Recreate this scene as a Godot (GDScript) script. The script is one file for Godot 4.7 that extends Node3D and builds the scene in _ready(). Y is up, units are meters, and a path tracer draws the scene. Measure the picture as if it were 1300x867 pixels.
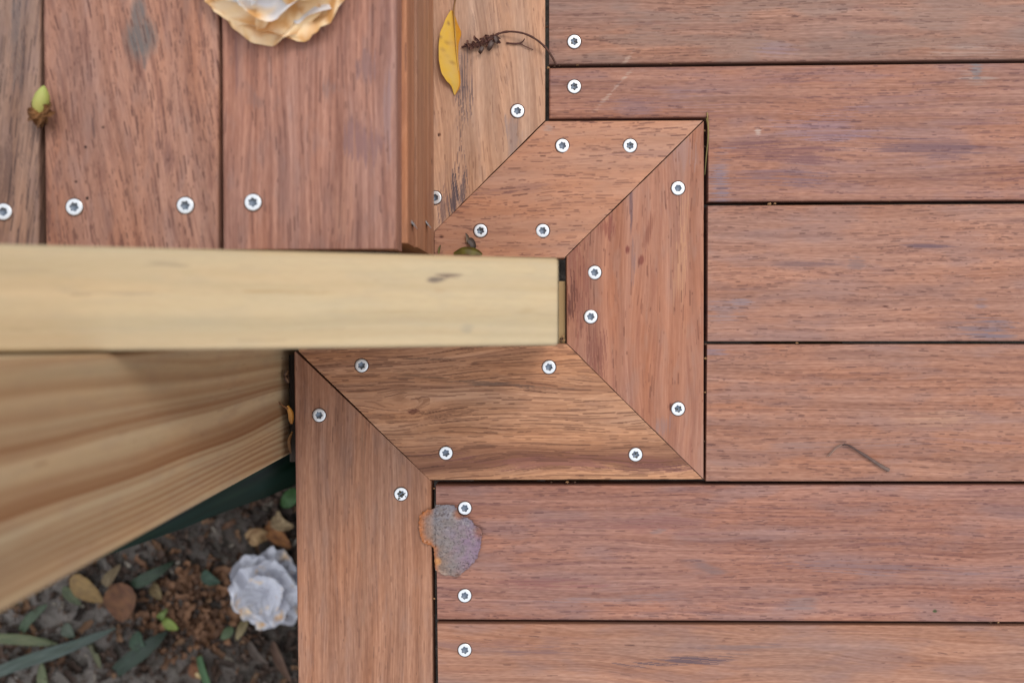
extends Node3D
# A hardwood deck corner seen from straight above: mitred border boards round a slot, a raked pine stringer
# standing in it, a pine post, one step up at the back left, garden soil below at the front left.

const FOCAL := 1264.0        # lens, in units of a 1300 x 867 frame (35 mm on full frame)
const EYE := 0.667           # camera height over the deck, metres
const WHITE := 1.38          # what a white sheet lying on the deck sends back, used to turn seen tones into base colours
var eye_turn := Basis()
var jobs: Array = []
var mats := {}
var counts := {}

func _ready() -> void:
	# ---------------------------------------------------------------- camera
	var down := Vector3((686.0 - 650.0) / FOCAL, -(402.0 - 433.5) / FOCAL, -1).normalized()
	var flat := Basis(Vector3(1, 0, 0), Vector3(0, 0, -1), Vector3(0, 1, 0))
	eye_turn = Basis(Quaternion((flat * down).normalized(), Vector3.DOWN)) * flat
	var cam := Camera3D.new()
	cam.name = "camera"
	cam.transform = Transform3D(eye_turn, Vector3(0, EYE, 0))
	cam.fov = rad_to_deg(2.0 * atan(433.5 / FOCAL))
	cam.near = 0.02
	cam.far = 200.0
	var lens := CameraAttributesPhysical.new()
	lens.frustum_focal_length = 35.0
	lens.frustum_focus_distance = 0.667
	lens.frustum_near = 0.02
	lens.frustum_far = 200.0
	lens.exposure_aperture = 5.8
	cam.attributes = lens
	add_child(cam)
	cam.current = true
	# ---------------------------------------------------------------- sky, light, exposure
	var sky := ProceduralSkyMaterial.new()
	sky.sky_top_color = Color(0.97, 0.985, 1.0)
	sky.sky_horizon_color = Color(0.62, 0.63, 0.63)
	sky.sky_curve = 0.5
	sky.sky_energy_multiplier = 1.2
	sky.ground_bottom_color = Color(0.22, 0.20, 0.17)
	sky.ground_horizon_color = Color(0.45, 0.45, 0.43)
	var env := Environment.new()
	env.background_mode = Environment.BG_SKY
	env.sky = Sky.new()
	env.sky.sky_material = sky
	env.tonemap_mode = Environment.TONE_MAPPER_LINEAR
	env.tonemap_exposure = 1.06
	env.sdfgi_enabled = true
	env.ssao_enabled = true
	env.ssil_enabled = true
	var we := WorldEnvironment.new()
	we.name = "world_environment"
	we.environment = env
	add_child(we)
	var sun := DirectionalLight3D.new()
	sun.name = "overcast_sun"
	sun.light_color = Color(1.0, 0.97, 0.93)
	sun.light_energy = 0.5
	sun.light_angular_distance = 22.0
	sun.shadow_enabled = true
	add_child(sun)
	sun.look_at_from_position(Vector3(0.42, 1.0, -0.62), Vector3.ZERO, Vector3.UP)
	# ---------------------------------------------------------------- the place
	make_materials()
	build_ground()
	build_deck()
	build_step()
	build_timbers()
	build_plants()
	build_debris()
	finish_woods()

# ==================================================================== placing
func at(px: float, py: float, h := 0.0) -> Vector3:
	## The point at height h that lies at (px, py) of the photograph.
	var d := eye_turn * Vector3((px - 650.0) / FOCAL, -(py - 433.5) / FOCAL, -1)
	return Vector3(0, EYE, 0) + d * ((h - EYE) / d.y)

func flat_at(px: float, py: float, h := 0.0) -> Vector2:
	var p := at(px, py, h)
	return Vector2(p.x, p.z)

func tone(r: float, g: float, b: float) -> Color:
	## Base colour (sRGB) of a surface that reads as r, g, b under this sky.
	var c := Color(r / 255.0, g / 255.0, b / 255.0).srgb_to_linear()
	return Color(c.r / WHITE, c.g / WHITE, c.b / WHITE).linear_to_srgb()

func lin(r: float, g: float, b: float) -> Color:
	return tone(r, g, b).srgb_to_linear()

func numbered(called: String) -> String:
	var n: int = counts.get(called, 0)
	counts[called] = n + 1
	return called if n == 0 else "%s_%03d" % [called, n]

func thing(called: String, label: String, category: String, where := Vector3.ZERO, group := "") -> Node3D:
	var o := Node3D.new()
	o.name = numbered(called)
	o.position = where
	tag(o, label, category, group)
	add_child(o, true)
	return o

func tag(o: Node, label: String, category := "", group := "", kind := "") -> void:
	if label: o.set_meta("label", label)
	if category: o.set_meta("category", category)
	if group: o.set_meta("group", group)
	if kind: o.set_meta("kind", kind)

func put(called: String, mesh: Mesh, mat: Material, parent: Node = null) -> MeshInstance3D:
	var o := MeshInstance3D.new()
	o.mesh = mesh
	if mat: o.material_override = mat
	if parent == null:
		o.name = numbered(called)
		add_child(o, true)
	else:
		var n := 0
		for c in parent.get_children():
			if str(c.name) == called or str(c.name).begins_with(called + "_0"): n += 1
		o.name = called if n == 0 else "%s_%03d" % [called, n]
		parent.add_child(o, true)
	return o

# ==================================================================== mesh bag
class Bag:
	var v := PackedVector3Array()
	var n := PackedVector3Array()
	var t := PackedVector2Array()
	var c := PackedColorArray()
	var i := PackedInt32Array()
	func add(p: Vector3, nn: Vector3, uv := Vector2.ZERO, col := Color.WHITE) -> int:
		v.append(p); n.append(nn); t.append(uv); c.append(col)
		return v.size() - 1
	func tri(a: int, b: int, d: int) -> void:
		var x := (v[b] - v[a]).cross(v[d] - v[a])
		if x.dot(n[a] + n[b] + n[d]) > 0.0:
			i.append(a); i.append(d); i.append(b)
		else:
			i.append(a); i.append(b); i.append(d)
	func quad(a: int, b: int, d: int, e: int) -> void:
		tri(a, b, d); tri(a, d, e)
	func grid(nu: int, nv: int, f: Callable) -> void:
		## f(s, t) -> [point, colour, uv]; smooth normals from the grid itself, pointing up.
		var base := v.size()
		for b in nv + 1:
			for a in nu + 1:
				var r: Array = f.call(float(a) / nu, float(b) / nv)
				add(r[0], Vector3.UP, r[2] if r.size() > 2 else Vector2(float(a) / nu, float(b) / nv), r[1])
		var w := nu + 1
		for b in nv + 1:
			for a in w:
				var du := v[base + b * w + mini(a + 1, nu)] - v[base + b * w + maxi(a - 1, 0)]
				var dv := v[base + mini(b + 1, nv) * w + a] - v[base + maxi(b - 1, 0) * w + a]
				var nn := du.cross(dv)
				if nn.length() < 1e-14: nn = Vector3.UP
				nn = nn.normalized()
				n[base + b * w + a] = nn
		# one side for the whole sheet
		var sum := Vector3.ZERO
		for k in range(base, v.size()): sum += n[k]
		if sum.y < 0.0:
			for k in range(base, v.size()): n[k] = -n[k]
		for b in nv:
			for a in nu:
				var o := base + b * w + a
				quad(o, o + 1, o + w + 1, o + w)
	func mesh(into: ArrayMesh = null, mat: Material = null) -> ArrayMesh:
		var m := into if into else ArrayMesh.new()
		var arr := []
		arr.resize(Mesh.ARRAY_MAX)
		arr[Mesh.ARRAY_VERTEX] = v
		arr[Mesh.ARRAY_NORMAL] = n
		arr[Mesh.ARRAY_TEX_UV] = t
		arr[Mesh.ARRAY_COLOR] = c
		arr[Mesh.ARRAY_INDEX] = i
		m.add_surface_from_arrays(Mesh.PRIMITIVE_TRIANGLES, arr)
		if mat: m.surface_set_material(m.get_surface_count() - 1, mat)
		return m

func tube(b: Bag, pts: PackedVector3Array, radii: PackedFloat32Array, sides: int, col: Callable) -> void:
	var base := b.v.size()
	for k in pts.size():
		var d := (pts[mini(k + 1, pts.size() - 1)] - pts[maxi(k - 1, 0)]).normalized()
		var side := d.cross(Vector3.UP)
		if side.length() < 0.05: side = d.cross(Vector3.RIGHT)
		side = side.normalized()
		var up := side.cross(d).normalized()
		for s in sides + 1:
			var a := TAU * s / sides
			var r := side * cos(a) + up * sin(a)
			b.add(pts[k] + r * radii[k], r, Vector2(float(s) / sides, k), col.call(float(k) / (pts.size() - 1), a))
	for k in pts.size() - 1:
		for s in sides:
			var o := base + k * (sides + 1) + s
			b.quad(o, o + 1, o + sides + 2, o + sides + 1)
	for e in [0, pts.size() - 1]:
		var d: Vector3 = (pts[0] - pts[1] if e == 0 else pts[e] - pts[e - 1]).normalized()
		var mid := b.add(pts[e], d, Vector2.ZERO, col.call(float(e) / (pts.size() - 1), 0.0))
		var first := b.v.size()
		for s in sides:
			b.add(b.v[base + e * (sides + 1) + s], d, Vector2.ZERO, b.c[base + e * (sides + 1) + s])
		for s in sides:
			b.tri(mid, first + s, first + (s + 1) % sides)

func smooth_path(p: Array, steps: int) -> PackedVector3Array:
	var c := Curve3D.new()
	for k in p.size():
		var a: Vector3 = p[maxi(k - 1, 0)]
		var z: Vector3 = p[mini(k + 1, p.size() - 1)]
		c.add_point(p[k], -(z - a) / 6.0, (z - a) / 6.0)
	var out := PackedVector3Array()
	for k in steps + 1:
		out.append(c.sample_baked(c.get_baked_length() * k / steps, true))
	return out

# ==================================================================== wood
func px(n: FastNoiseLite, w: int, h: int, stretch: float) -> PackedByteArray:
	var im := n.get_image(int(ceil(w / stretch)) + 3, h, false, false, true)
	im.convert(Image.FORMAT_L8)
	im.resize(int((im.get_width()) * stretch), h, Image.INTERPOLATE_CUBIC)
	im.crop(w, h)
	return im.get_data()

func noise(sd: int, f: float, octaves := 3) -> FastNoiseLite:
	var n := FastNoiseLite.new()
	n.noise_type = FastNoiseLite.TYPE_SIMPLEX_SMOOTH
	n.seed = sd
	n.frequency = f
	n.fractal_type = FastNoiseLite.FRACTAL_FBM if octaves > 1 else FastNoiseLite.FRACTAL_NONE
	n.fractal_octaves = octaves
	return n

func paint_wood(j: Dictionary) -> void:
	## One board face: base tone, growth bands, fibres, pores, weathering and stains of its own.
	var s: Dictionary = j.style
	var w: int = j.w
	var h: int = j.h
	var sd: int = j.seed
	var slope: float = s.get("slope", 0.0)
	var amp: float = s.get("warp", 6.0)
	var pad := int(ceil(absf(slope) * w + amp * 2.0)) + 6
	var hh := h + 2 * pad
	var bands := px(noise(sd + 1, s.get("band_f", 0.035), 3), w, hh, s.get("band_l", 40.0))
	var fibre := px(noise(sd + 2, s.get("fibre_f", 0.36), 2), w, hh, s.get("fibre_l", 34.0))
	var dark := px(noise(sd + 3, s.get("dark_f", 0.09), 3), w, hh, s.get("dark_l", 18.0))
	var hue := px(noise(sd + 4, 0.014, 4), w, h, 6.0)
	var grey := px(noise(sd + 5, s.get("grey_f", 0.045), 4), w, h, 4.0)
	var warp := px(noise(sd + 6, s.get("warp_f", 0.012), 2), w, h, s.get("warp_l", 5.0))
	var fine := px(noise(sd + 7, 0.25, 2), w, h, 5.0)
	var base: Array = s.base
	var kb: float = s.get("bands", 26.0)
	var kf: float = s.get("fibre", 22.0)
	var kd: float = s.get("dark", 0.5)
	var d0: float = s.get("dark_from", 0.62)
	var kh: float = s.get("hue", 16.0)
	var kg: float = s.get("grey", 0.35)
	var g0: float = s.get("grey_from", 0.55)
	var dc: Array = s.get("dark_tone", [112, 72, 66])
	var gc: Array = s.get("grey_tone", [142, 122, 122])
	var figure: Array = s.get("figure", [])      # knots that push the grain aside: u px, v px, ru, rv, push
	var rings: Array = s.get("rings", [])        # growth lines: v px, width px, strength
	# where the grain goes
	var dv := PackedFloat32Array()
	dv.resize(w * h)
	for y in h:
		for x in w:
			dv[y * w + x] = (float(warp[y * w + x]) / 255.0 - 0.5) * 2.0 * amp + slope * (x - w * 0.5)
	for f in figure:
		for y in h:
			for x in w:
				var a: float = (x - f[0]) / f[2]
				var b: float = (y - f[1]) / f[3]
				var q := a * a + b * b
				if q < 9.0: dv[y * w + x] -= f[4] * b * exp(-q)
	# pores: short dark dashes that follow the grain
	var pore := PackedFloat32Array()
	pore.resize(w * h)
	var rng := RandomNumberGenerator.new()
	rng.seed = sd * 77 + 5
	var many := int(w * h / 1000.0 * float(s.get("pores", 5.0)))
	var pl: float = s.get("pore_len", 14.0)
	for k in many:
		var x0 := rng.randi_range(-10, w - 1)
		var y0 := rng.randf_range(2.0, h - 3.0)
		var xx := clampi(x0, 0, w - 1)
		var thick := float(hue[clampi(int(y0), 0, h - 1) * w + xx]) / 255.0 * 0.5 + float(dark[(clampi(int(y0), 0, h - 1) + pad) * w + xx]) / 255.0
		if rng.randf() > pow(thick * 1.1, s.get("cluster", 2.0)): continue
		var ln := pl * (0.3 + 1.9 * pow(rng.randf(), 2.0))
		var deep := rng.randf_range(0.15, 1.0)
		deep *= deep * float(s.get("pore_dark", 0.7))
		var wide := rng.randf_range(0.35, 0.95)
		var v0 := y0 + dv[int(y0) * w + xx]
		var yy := y0
		for step in int(ln):
			var x := x0 + step
			if x < 0 or x >= w: continue
			yy = v0 - dv[clampi(int(yy), 0, h - 1) * w + x]
			var iy := int(floor(yy))
			var e := deep * minf(1.0, minf(step + 1.0, ln - step) / 3.0)
			for o in range(-1, 3):
				var yi := iy + o
				if yi < 0 or yi >= h: continue
				var q := absf(yi - yy) / wide
				if q < 1.6:
					var at_ := yi * w + x
					pore[at_] = maxf(pore[at_], e * (1.0 - q / 1.6))
	# stains
	var stains: Array = j.stains
	var stain := PackedFloat32Array()
	var stain_of := PackedByteArray()
	stain.resize(w * h)
	stain_of.resize(w * h)
	for k in stains.size():
		var q: Array = stains[k]                  # u, v, ru, rv, turn, tone, strength, rag
		var ca := cos(float(q[4])); var sa := sin(float(q[4]))
		var reach := maxf(q[2], q[3]) * 1.6 + 2.0
		for y in range(maxi(0, int(q[1] - reach)), mini(h, int(q[1] + reach))):
			for x in range(maxi(0, int(q[0] - reach)), mini(w, int(q[0] + reach))):
				var a: float = ((x - q[0]) * ca + (y - q[1]) * sa) / q[2]
				var b: float = (-(x - q[0]) * sa + (y - q[1]) * ca) / q[3]
				var rr := sqrt(a * a + b * b)
				if rr > 1.6: continue
				var o := y * w + x
				var fb := float(fibre[clampi(int(y + pad + dv[o]), 0, hh - 1) * w + x]) / 255.0
				var rag: float = q[7]
				var e := clampf((1.0 - rr + rag * (fb - 0.5) * 1.6 + rag * (float(grey[o]) / 255.0 - 0.5) * 1.2) / 0.55, 0.0, 1.0) * float(q[6]) * clampf(0.30 + 1.35 * fb, 0.0, 1.15)
				if e > stain[o]:
					stain[o] = e
					stain_of[o] = k
	# to bytes, base colours
	var lut := PackedByteArray()
	lut.resize(512)
	for k in 512:
		var c := Color(minf(k / 255.0, 1.0), 0, 0).srgb_to_linear().r / WHITE
		lut[k] = int(clampf(Color(c, 0, 0).linear_to_srgb().r, 0, 1) * 255.0 + 0.5)
	var out := PackedByteArray()
	out.resize(w * h * 3)
	var br: float = base[0]; var bg: float = base[1]; var bb: float = base[2]
	var dr: float = dc[0]; var dg: float = dc[1]; var db: float = dc[2]
	var gr: float = gc[0]; var gg: float = gc[1]; var gb: float = gc[2]
	var ring_k: float = s.get("ring_pull", 1.0)
	var kfine: float = s.get("fine", 9.0)
	for y in h:
		for x in w:
			var o := y * w + x
			var vv := y + dv[o] + pad
			var iv := clampi(int(vv), 0, hh - 2)
			var fv := clampf(vv - iv, 0.0, 1.0)
			var p := iv * w + x
			var a := (bands[p] + (bands[p + w] - bands[p]) * fv) / 255.0 - 0.5
			var b := (fibre[p] + (fibre[p + w] - fibre[p]) * fv) / 255.0 - 0.5
			var d := (dark[p] + (dark[p + w] - dark[p]) * fv) / 255.0
			var hq := hue[o] / 255.0 - 0.5
			var g := grey[o] / 255.0
			var l := a * kb * 2.0 + b * kf * 2.0 + (fine[o] / 255.0 - 0.5) * kfine * 2.0
			var r_ := br + l + hq * kh
			var g_ := bg + l * 0.92 - hq * kh * 0.1
			var b_ := bb + l * 0.84 - hq * kh * 0.9
			var t := clampf((d - d0) / 0.22, 0.0, 1.0) * kd * (0.55 + b)
			if t > 0.0:
				r_ += (dr - r_) * t; g_ += (dg - g_) * t; b_ += (db - b_) * t
			t = clampf((g - g0) / 0.25, 0.0, 1.0) * kg * (0.8 + b * 0.7)
			if t > 0.0:
				r_ += (gr - r_) * t; g_ += (gg - g_) * t; b_ += (gb - b_) * t
			for q in rings:
				var e: float = (vv - pad - q[0]) / q[1]
				# sharp on one side, fading on the other, as growth lines are
				e = exp(-e * e * 4.0) if e > 0.0 else exp(-e * e)
				t = e * float(q[2]) * ring_k
				r_ += (dr - r_) * t; g_ += (dg - g_) * t; b_ += (db - b_) * t
			t = stain[o]
			if t > 0.0:
				var c: Array = stains[stain_of[o]][5]
				r_ += (c[0] - r_) * t; g_ += (c[1] - g_) * t; b_ += (c[2] - b_) * t
			t = pore[o]
			if t > 0.0:
				r_ += (dr * 0.72 - r_) * t; g_ += (dg * 0.70 - g_) * t; b_ += (db * 0.70 - b_) * t
			out[o * 3] = lut[clampi(int(r_), 0, 300)]
			out[o * 3 + 1] = lut[clampi(int(g_), 0, 300)]
			out[o * 3 + 2] = lut[clampi(int(b_), 0, 300)]
	j.image = Image.create_from_data(w, h, false, Image.FORMAT_RGB8, out)

func wood_job(length: float, width: float, ppm: float, style: Dictionary, sd: int, stains: Array) -> Dictionary:
	var m := StandardMaterial3D.new()
	m.roughness = style.get("rough", 0.62)
	m.metallic_specular = 0.35
	var j := {"w": clampi(int(length * ppm), 16, 2048), "h": clampi(int(width * ppm), 16, 1024), "style": style, "seed": sd, "stains": stains, "mat": m}
	jobs.append(j)
	return j

func run_job(k: int) -> void:
	paint_wood(jobs[k])

func finish_woods() -> void:
	var id := WorkerThreadPool.add_group_task(run_job, jobs.size(), -1, true)
	WorkerThreadPool.wait_for_group_task_completion(id)
	for j in jobs:
		var m: StandardMaterial3D = j.mat
		var t := ImageTexture.create_from_image(j.image)
		m.albedo_texture = t
		m.heightmap_enabled = true
		m.heightmap_texture = t
		m.heightmap_scale = j.style.get("relief", 0.05)

const PPM := 2300.0

func plank(parent: Node, called: String, pts: PackedVector2Array, top: float, thick: float, along: Vector2, radii: Array, style: Dictionary, sd: int, stains_px: Array, upto := 0.66) -> MeshInstance3D:
	## A flat board of any outline: sides, rounded or sharp upper edges, top. Grain runs along «along».
	var area := 0.0
	for k in pts.size():
		area += pts[k].cross(pts[(k + 1) % pts.size()])
	var sgn := 1.0 if area > 0 else -1.0
	var across := Vector2(-along.y, along.x)
	var u0 := 1e9; var v0 := 1e9; var u1 := -1e9; var v1 := -1e9
	for p in pts:
		u0 = minf(u0, p.dot(along)); u1 = maxf(u1, p.dot(along))
		v0 = minf(v0, p.dot(across)); v1 = maxf(v1, p.dot(across))
	u0 -= 0.0; v0 -= 0.002
	var ln := minf(u1 - u0, upto)
	var wd := v1 - v0 + 0.002
	if parent.has_meta("grain_start"): u0 += float(parent.get_meta("grain_start"))
	var stains := []
	for q in stains_px:
		var c := flat_at(q[0], q[1], top)
		var k: float = PPM / (FOCAL / (EYE - top))
		stains.append([(c.dot(along) - u0) * PPM, (c.dot(across) - v0) * PPM, q[2] * k, q[3] * k, float(q[4]) - (PI / 2 if along.y > 0.5 else 0.0), q[5], q[6], q[7]])
	var st := style.duplicate(true)
	if style.has("figure_px"):
		st.figure = []
		for q in style.figure_px:
			var c := flat_at(q[0], q[1], top)
			var k: float = PPM / (FOCAL / (EYE - top))
			st.figure.append([(c.dot(along) - u0) * PPM, (c.dot(across) - v0) * PPM, q[2] * k, q[3] * k, q[4]])
	if style.has("rings_px"):
		st.rings = []
		for q in style.rings_px:
			var c := flat_at(q[0], q[1], top)
			var k: float = PPM / (FOCAL / (EYE - top))
			st.rings.append([(c.dot(across) - v0) * PPM, q[2] * k, q[3]])
	var j := wood_job(ln, wd, PPM, st, sd, stains)
	var b := Bag.new()
	var n := pts.size()
	var uv := func(p: Vector2, drop: float, o: Vector2) -> Vector2:
		var q := p + o * drop
		return Vector2((q.dot(along) - u0) / ln, (q.dot(across) - v0) / wd)
	var outs := []
	for k in n:
		var e := (pts[(k + 1) % n] - pts[k]).normalized()
		outs.append(Vector2(e.y, -e.x) * sgn)
	var ring := func(inset: Array) -> PackedVector2Array:
		var out := PackedVector2Array()
		for k in n:
			var a := (k + n - 1) % n
			var na: Vector2 = outs[a]
			var nb: Vector2 = outs[k]
			var da: float = inset[a]
			var db: float = inset[k]
			# the point at depth da from edge a and db from edge k
			var det := na.x * nb.y - na.y * nb.x
			if absf(det) < 1e-4:
				out.append(pts[k] - nb * db)
			else:
				out.append(pts[k] + Vector2(-da * nb.y + db * na.y, -db * na.x + da * nb.x) / det)
		return out
	var steps := 4
	var rings := []
	var drops := []
	for s in steps + 1:
		var th := PI / 2 * s / steps
		var ins := []
		for k in n: ins.append(float(radii[k]) * (1.0 - cos(th)))
		rings.append(ring.call(ins))
		drops.append(th)
	for k in n:
		var k2 := (k + 1) % n
		var r: float = radii[k]
		var o: Vector2 = outs[k]
		var side := Vector3(o.x, 0, o.y)
		var a0 := b.add(Vector3(pts[k].x, top - thick, pts[k].y), side, uv.call(pts[k], thick, o))
		var a1 := b.add(Vector3(pts[k2].x, top - thick, pts[k2].y), side, uv.call(pts[k2], thick, o))
		var last := [a0, a1]
		for s in steps + 1:
			var th: float = drops[s]
			var y := top - r + r * sin(th)
			var nn := side * cos(th) + Vector3.UP * sin(th)
			# corners shared by two radii take the mean drop
			var pa: Vector2 = rings[s][k]
			var pb: Vector2 = rings[s][k2]
			var ra: float = radii[(k + n - 1) % n]
			var rb: float = radii[k2]
			var ya := top - (1.0 - sin(th)) * minf(r, ra)
			var yb := top - (1.0 - sin(th)) * minf(r, rb)
			var c0 := b.add(Vector3(pa.x, ya if ra < r else y, pa.y), nn, uv.call(pa, 0.0, o))
			var c1 := b.add(Vector3(pb.x, yb if rb < r else y, pb.y), nn, uv.call(pb, 0.0, o))
			b.quad(last[0], last[1], c1, c0)
			last = [c0, c1]
	var topring: PackedVector2Array = rings[steps]
	var first := b.v.size()
	for p in topring:
		b.add(Vector3(p.x, top, p.y), Vector3.UP, uv.call(p, 0.0, Vector2.ZERO))
	var idx := Geometry2D.triangulate_polygon(topring)
	for k in range(0, idx.size(), 3):
		b.tri(first + idx[k], first + idx[k + 1], first + idx[k + 2])
	var under := b.v.size()
	for p in pts:
		b.add(Vector3(p.x, top - thick, p.y), Vector3.DOWN, uv.call(p, 0.0, Vector2.ZERO))
	idx = Geometry2D.triangulate_polygon(pts)
	for k in range(0, idx.size(), 3):
		b.tri(under + idx[k], under + idx[k + 1], under + idx[k + 2])
	return put(called, b.mesh(), j.mat, parent)

func timber(parent: Node, called: String, sections: Array, a_dir: Vector3, b_dir: Vector3, half_a: float, half_b: float, r: float, mat: Material, tex_l: float, tex_w: float) -> MeshInstance3D:
	## A length of sawn timber: a rounded rectangle swept through [centre, inset] sections. Texture v starts on the b face, at its -a edge.
	var b := Bag.new()
	var prof := []     # a, b, na, nb, distance
	var corners := [[1, 1, 0.0], [1, -1, -PI / 2], [-1, -1, -PI], [-1, 1, -PI * 1.5]]
	prof.append([-half_a + r, half_b, 0.0, 1.0])
	for c in corners:
		for s in 5:
			var th: float = PI / 2 + c[2] - PI / 2 * s / 4.0
			prof.append([c[0] * (half_a - r) + cos(th) * r, c[1] * (half_b - r) + sin(th) * r, cos(th), sin(th)])
	var dist := 0.0
	var dists := [0.0]
	for k in range(1, prof.size()):
		dist += Vector2(prof[k][0] - prof[k - 1][0], prof[k][1] - prof[k - 1][1]).length()
		dists.append(dist)
	var w := prof.size()
	var run := 0.0
	for k in sections.size():
		if k: run += (sections[k][0] - sections[k - 1][0]).length()
		for q in w:
			var p: Array = prof[q]
			var inset: float = sections[k][1]
			var pos: Vector3 = sections[k][0] + a_dir * (p[0] * (1.0 - inset / half_a)) + b_dir * (p[1] * (1.0 - inset / half_b))
			b.add(pos, (a_dir * p[2] + b_dir * p[3]).normalized(), Vector2(run / tex_l, dists[q] / tex_w))
	for k in sections.size() - 1:
		for q in w - 1:
			var o := k * w + q
			b.quad(o, o + 1, o + w + 1, o + w)
	for e in [0, sections.size() - 1]:
		var nn: Vector3 = a_dir.cross(b_dir).normalized()
		var outw: Vector3 = sections[e][0] - sections[1 if e == 0 else e - 1][0]
		if nn.dot(outw) < 0: nn = -nn
		var first := b.v.size()
		for q in w - 1:
			b.add(b.v[e * w + q], nn, Vector2(prof[q][0] / tex_w, prof[q][1] / tex_w))
		for q in range(1, w - 2):
			b.tri(first, first + q, first + q + 1)
	return put(called, b.mesh(), mat, parent)

# ==================================================================== materials
func plain(c: Color, rough := 0.8, metal := 0.0) -> StandardMaterial3D:
	var m := StandardMaterial3D.new()
	m.albedo_color = c
	m.roughness = rough
	m.metallic = metal
	return m

func make_materials() -> void:
	mats.steel = plain(Color(0.82, 0.83, 0.85), 0.38, 1.0)
	mats.recess = plain(Color(0.44, 0.48, 0.54), 0.6, 0.9)  # darker steel: shade of a deep recess painted in, the pit is shallow
	mats.crushed_shade = plain(tone(96, 66, 56), 0.9)  # bruised fibre, with the shaded countersink gap round the head painted in
	mats.dirt = plain(tone(84, 74, 50), 0.95)
	var leaf := StandardMaterial3D.new()
	leaf.vertex_color_use_as_albedo = true
	leaf.roughness = 0.6
	leaf.backlight_enabled = true
	leaf.backlight = Color(0.25, 0.25, 0.2)
	mats.leaf = leaf
	var dry: StandardMaterial3D = leaf.duplicate()
	dry.backlight_enabled = false
	dry.roughness = 0.85
	mats.dry = dry
	var glossy: StandardMaterial3D = leaf.duplicate()
	glossy.backlight_enabled = false
	glossy.roughness = 0.4
	glossy.metallic_specular = 0.25
	mats.glossy = glossy
	var petal: StandardMaterial3D = leaf.duplicate()
	petal.backlight = Color(0.4, 0.4, 0.4)
	petal.roughness = 0.55
	mats.petal = petal

# ==================================================================== screws
var screw_meshes: Array = []

func make_screw(lobes: int, dirty: float) -> ArrayMesh:
	## A countersunk stainless decking screw: dark rim of bruised wood and painted gap shade, dished head, star or hexagon recess.
	var m := ArrayMesh.new()
	var rim := Bag.new()
	var N := 48
	var rng := RandomNumberGenerator.new()
	rng.seed = lobes * 9 + int(dirty * 100)
	var wob := PackedFloat32Array()
	for k in N: wob.append(rng.randf_range(-0.00012, 0.00022))
	for k in N:
		var a := TAU * k / N
		var d := Vector3(cos(a), 0, sin(a))
		rim.add(d * 0.0043 + Vector3.UP * 0.00012, Vector3.UP)
		rim.add(d * (0.00500 + wob[k]) + Vector3.UP * 0.00010, Vector3.UP)
	for k in N:
		var q := (k + 1) % N
		rim.quad(k * 2, k * 2 + 1, q * 2 + 1, q * 2)
	rim.mesh(m, mats.crushed_shade)
	var head := Bag.new()
	var hole := func(a: float, r: float) -> float:
		if lobes == 0:   # hexagon
			var t := fposmod(a, PI / 3) - PI / 6
			return r * 0.92 / cos(t)
		return r * (1.0 + 0.13 * cos(a * lobes))
	var prof := [[0.00440, 0.00005, 1.5], [0.00432, 0.00055, 0.7], [0.0041, 0.00078, 0.12], [0.0031, 0.00078, 0.0]]
	for k in N:
		var a := TAU * k / N
		var d := Vector3(cos(a), 0, sin(a))
		for p in prof:
			head.add(d * p[0] + Vector3.UP * p[1], (d * p[2] + Vector3.UP).normalized())
		head.add(d * hole.call(a, 0.00236) + Vector3.UP * 0.00076, Vector3.UP)
		head.add(d * hole.call(a, 0.00227) + Vector3.UP * 0.00066, (Vector3.UP - d).normalized())
	for k in N:
		var q := (k + 1) % N
		for r in 5:
			head.quad(k * 6 + r, k * 6 + r + 1, q * 6 + r + 1, q * 6 + r)
	head.mesh(m, mats.steel)
	var pit := Bag.new()
	for k in N:
		var a := TAU * k / N
		var d := Vector3(cos(a), 0, sin(a))
		pit.add(d * hole.call(a, 0.00227) + Vector3.UP * 0.00066, -d)
		pit.add(d * hole.call(a, 0.00208) + Vector3.UP * 0.00022, -d)
		pit.add(d * hole.call(a, 0.00208) + Vector3.UP * 0.00022, (Vector3.UP * 2.0 - d).normalized())
		pit.add(d * 0.0011 + Vector3.UP * 0.00016, (Vector3.UP * 2.5 - d).normalized())
	var mid := pit.add(Vector3.UP * 0.00014, Vector3.UP)
	for k in N:
		var q := (k + 1) % N
		pit.quad(k * 4, k * 4 + 1, q * 4 + 1, q * 4)
		pit.quad(k * 4 + 2, k * 4 + 3, q * 4 + 3, q * 4 + 2)
		pit.tri(k * 4 + 3, q * 4 + 3, mid)
	pit.mesh(m, mats.recess)
	if dirty > 0.0:
		var muck := Bag.new()
		for g in int(3 + dirty * 10):
			var c := Vector3(rng.randf_range(-0.0019, 0.0019), rng.randf_range(0.0001, 0.0004), rng.randf_range(-0.0019, 0.0019))
			if dirty > 0.7 and g > 8: c = Vector3(rng.randf_range(-0.0036, 0.0036), 0.0008, rng.randf_range(-0.0036, 0.0036))
			var rr := rng.randf_range(0.0004, 0.0008)
			var first := muck.v.size()
			for y in 4:
				for x in 7:
					var n := Vector3(cos(TAU * x / 6) * sin(PI * y / 3), cos(PI * y / 3), sin(TAU * x / 6) * sin(PI * y / 3))
					muck.add(c + n * rr * rng.randf_range(0.7, 1.2), n)
			for y in 3:
				for x in 6:
					var o := first + y * 7 + x
					muck.quad(o, o + 1, o + 8, o + 7)
		muck.mesh(m, mats.dirt)
	return m

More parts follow.
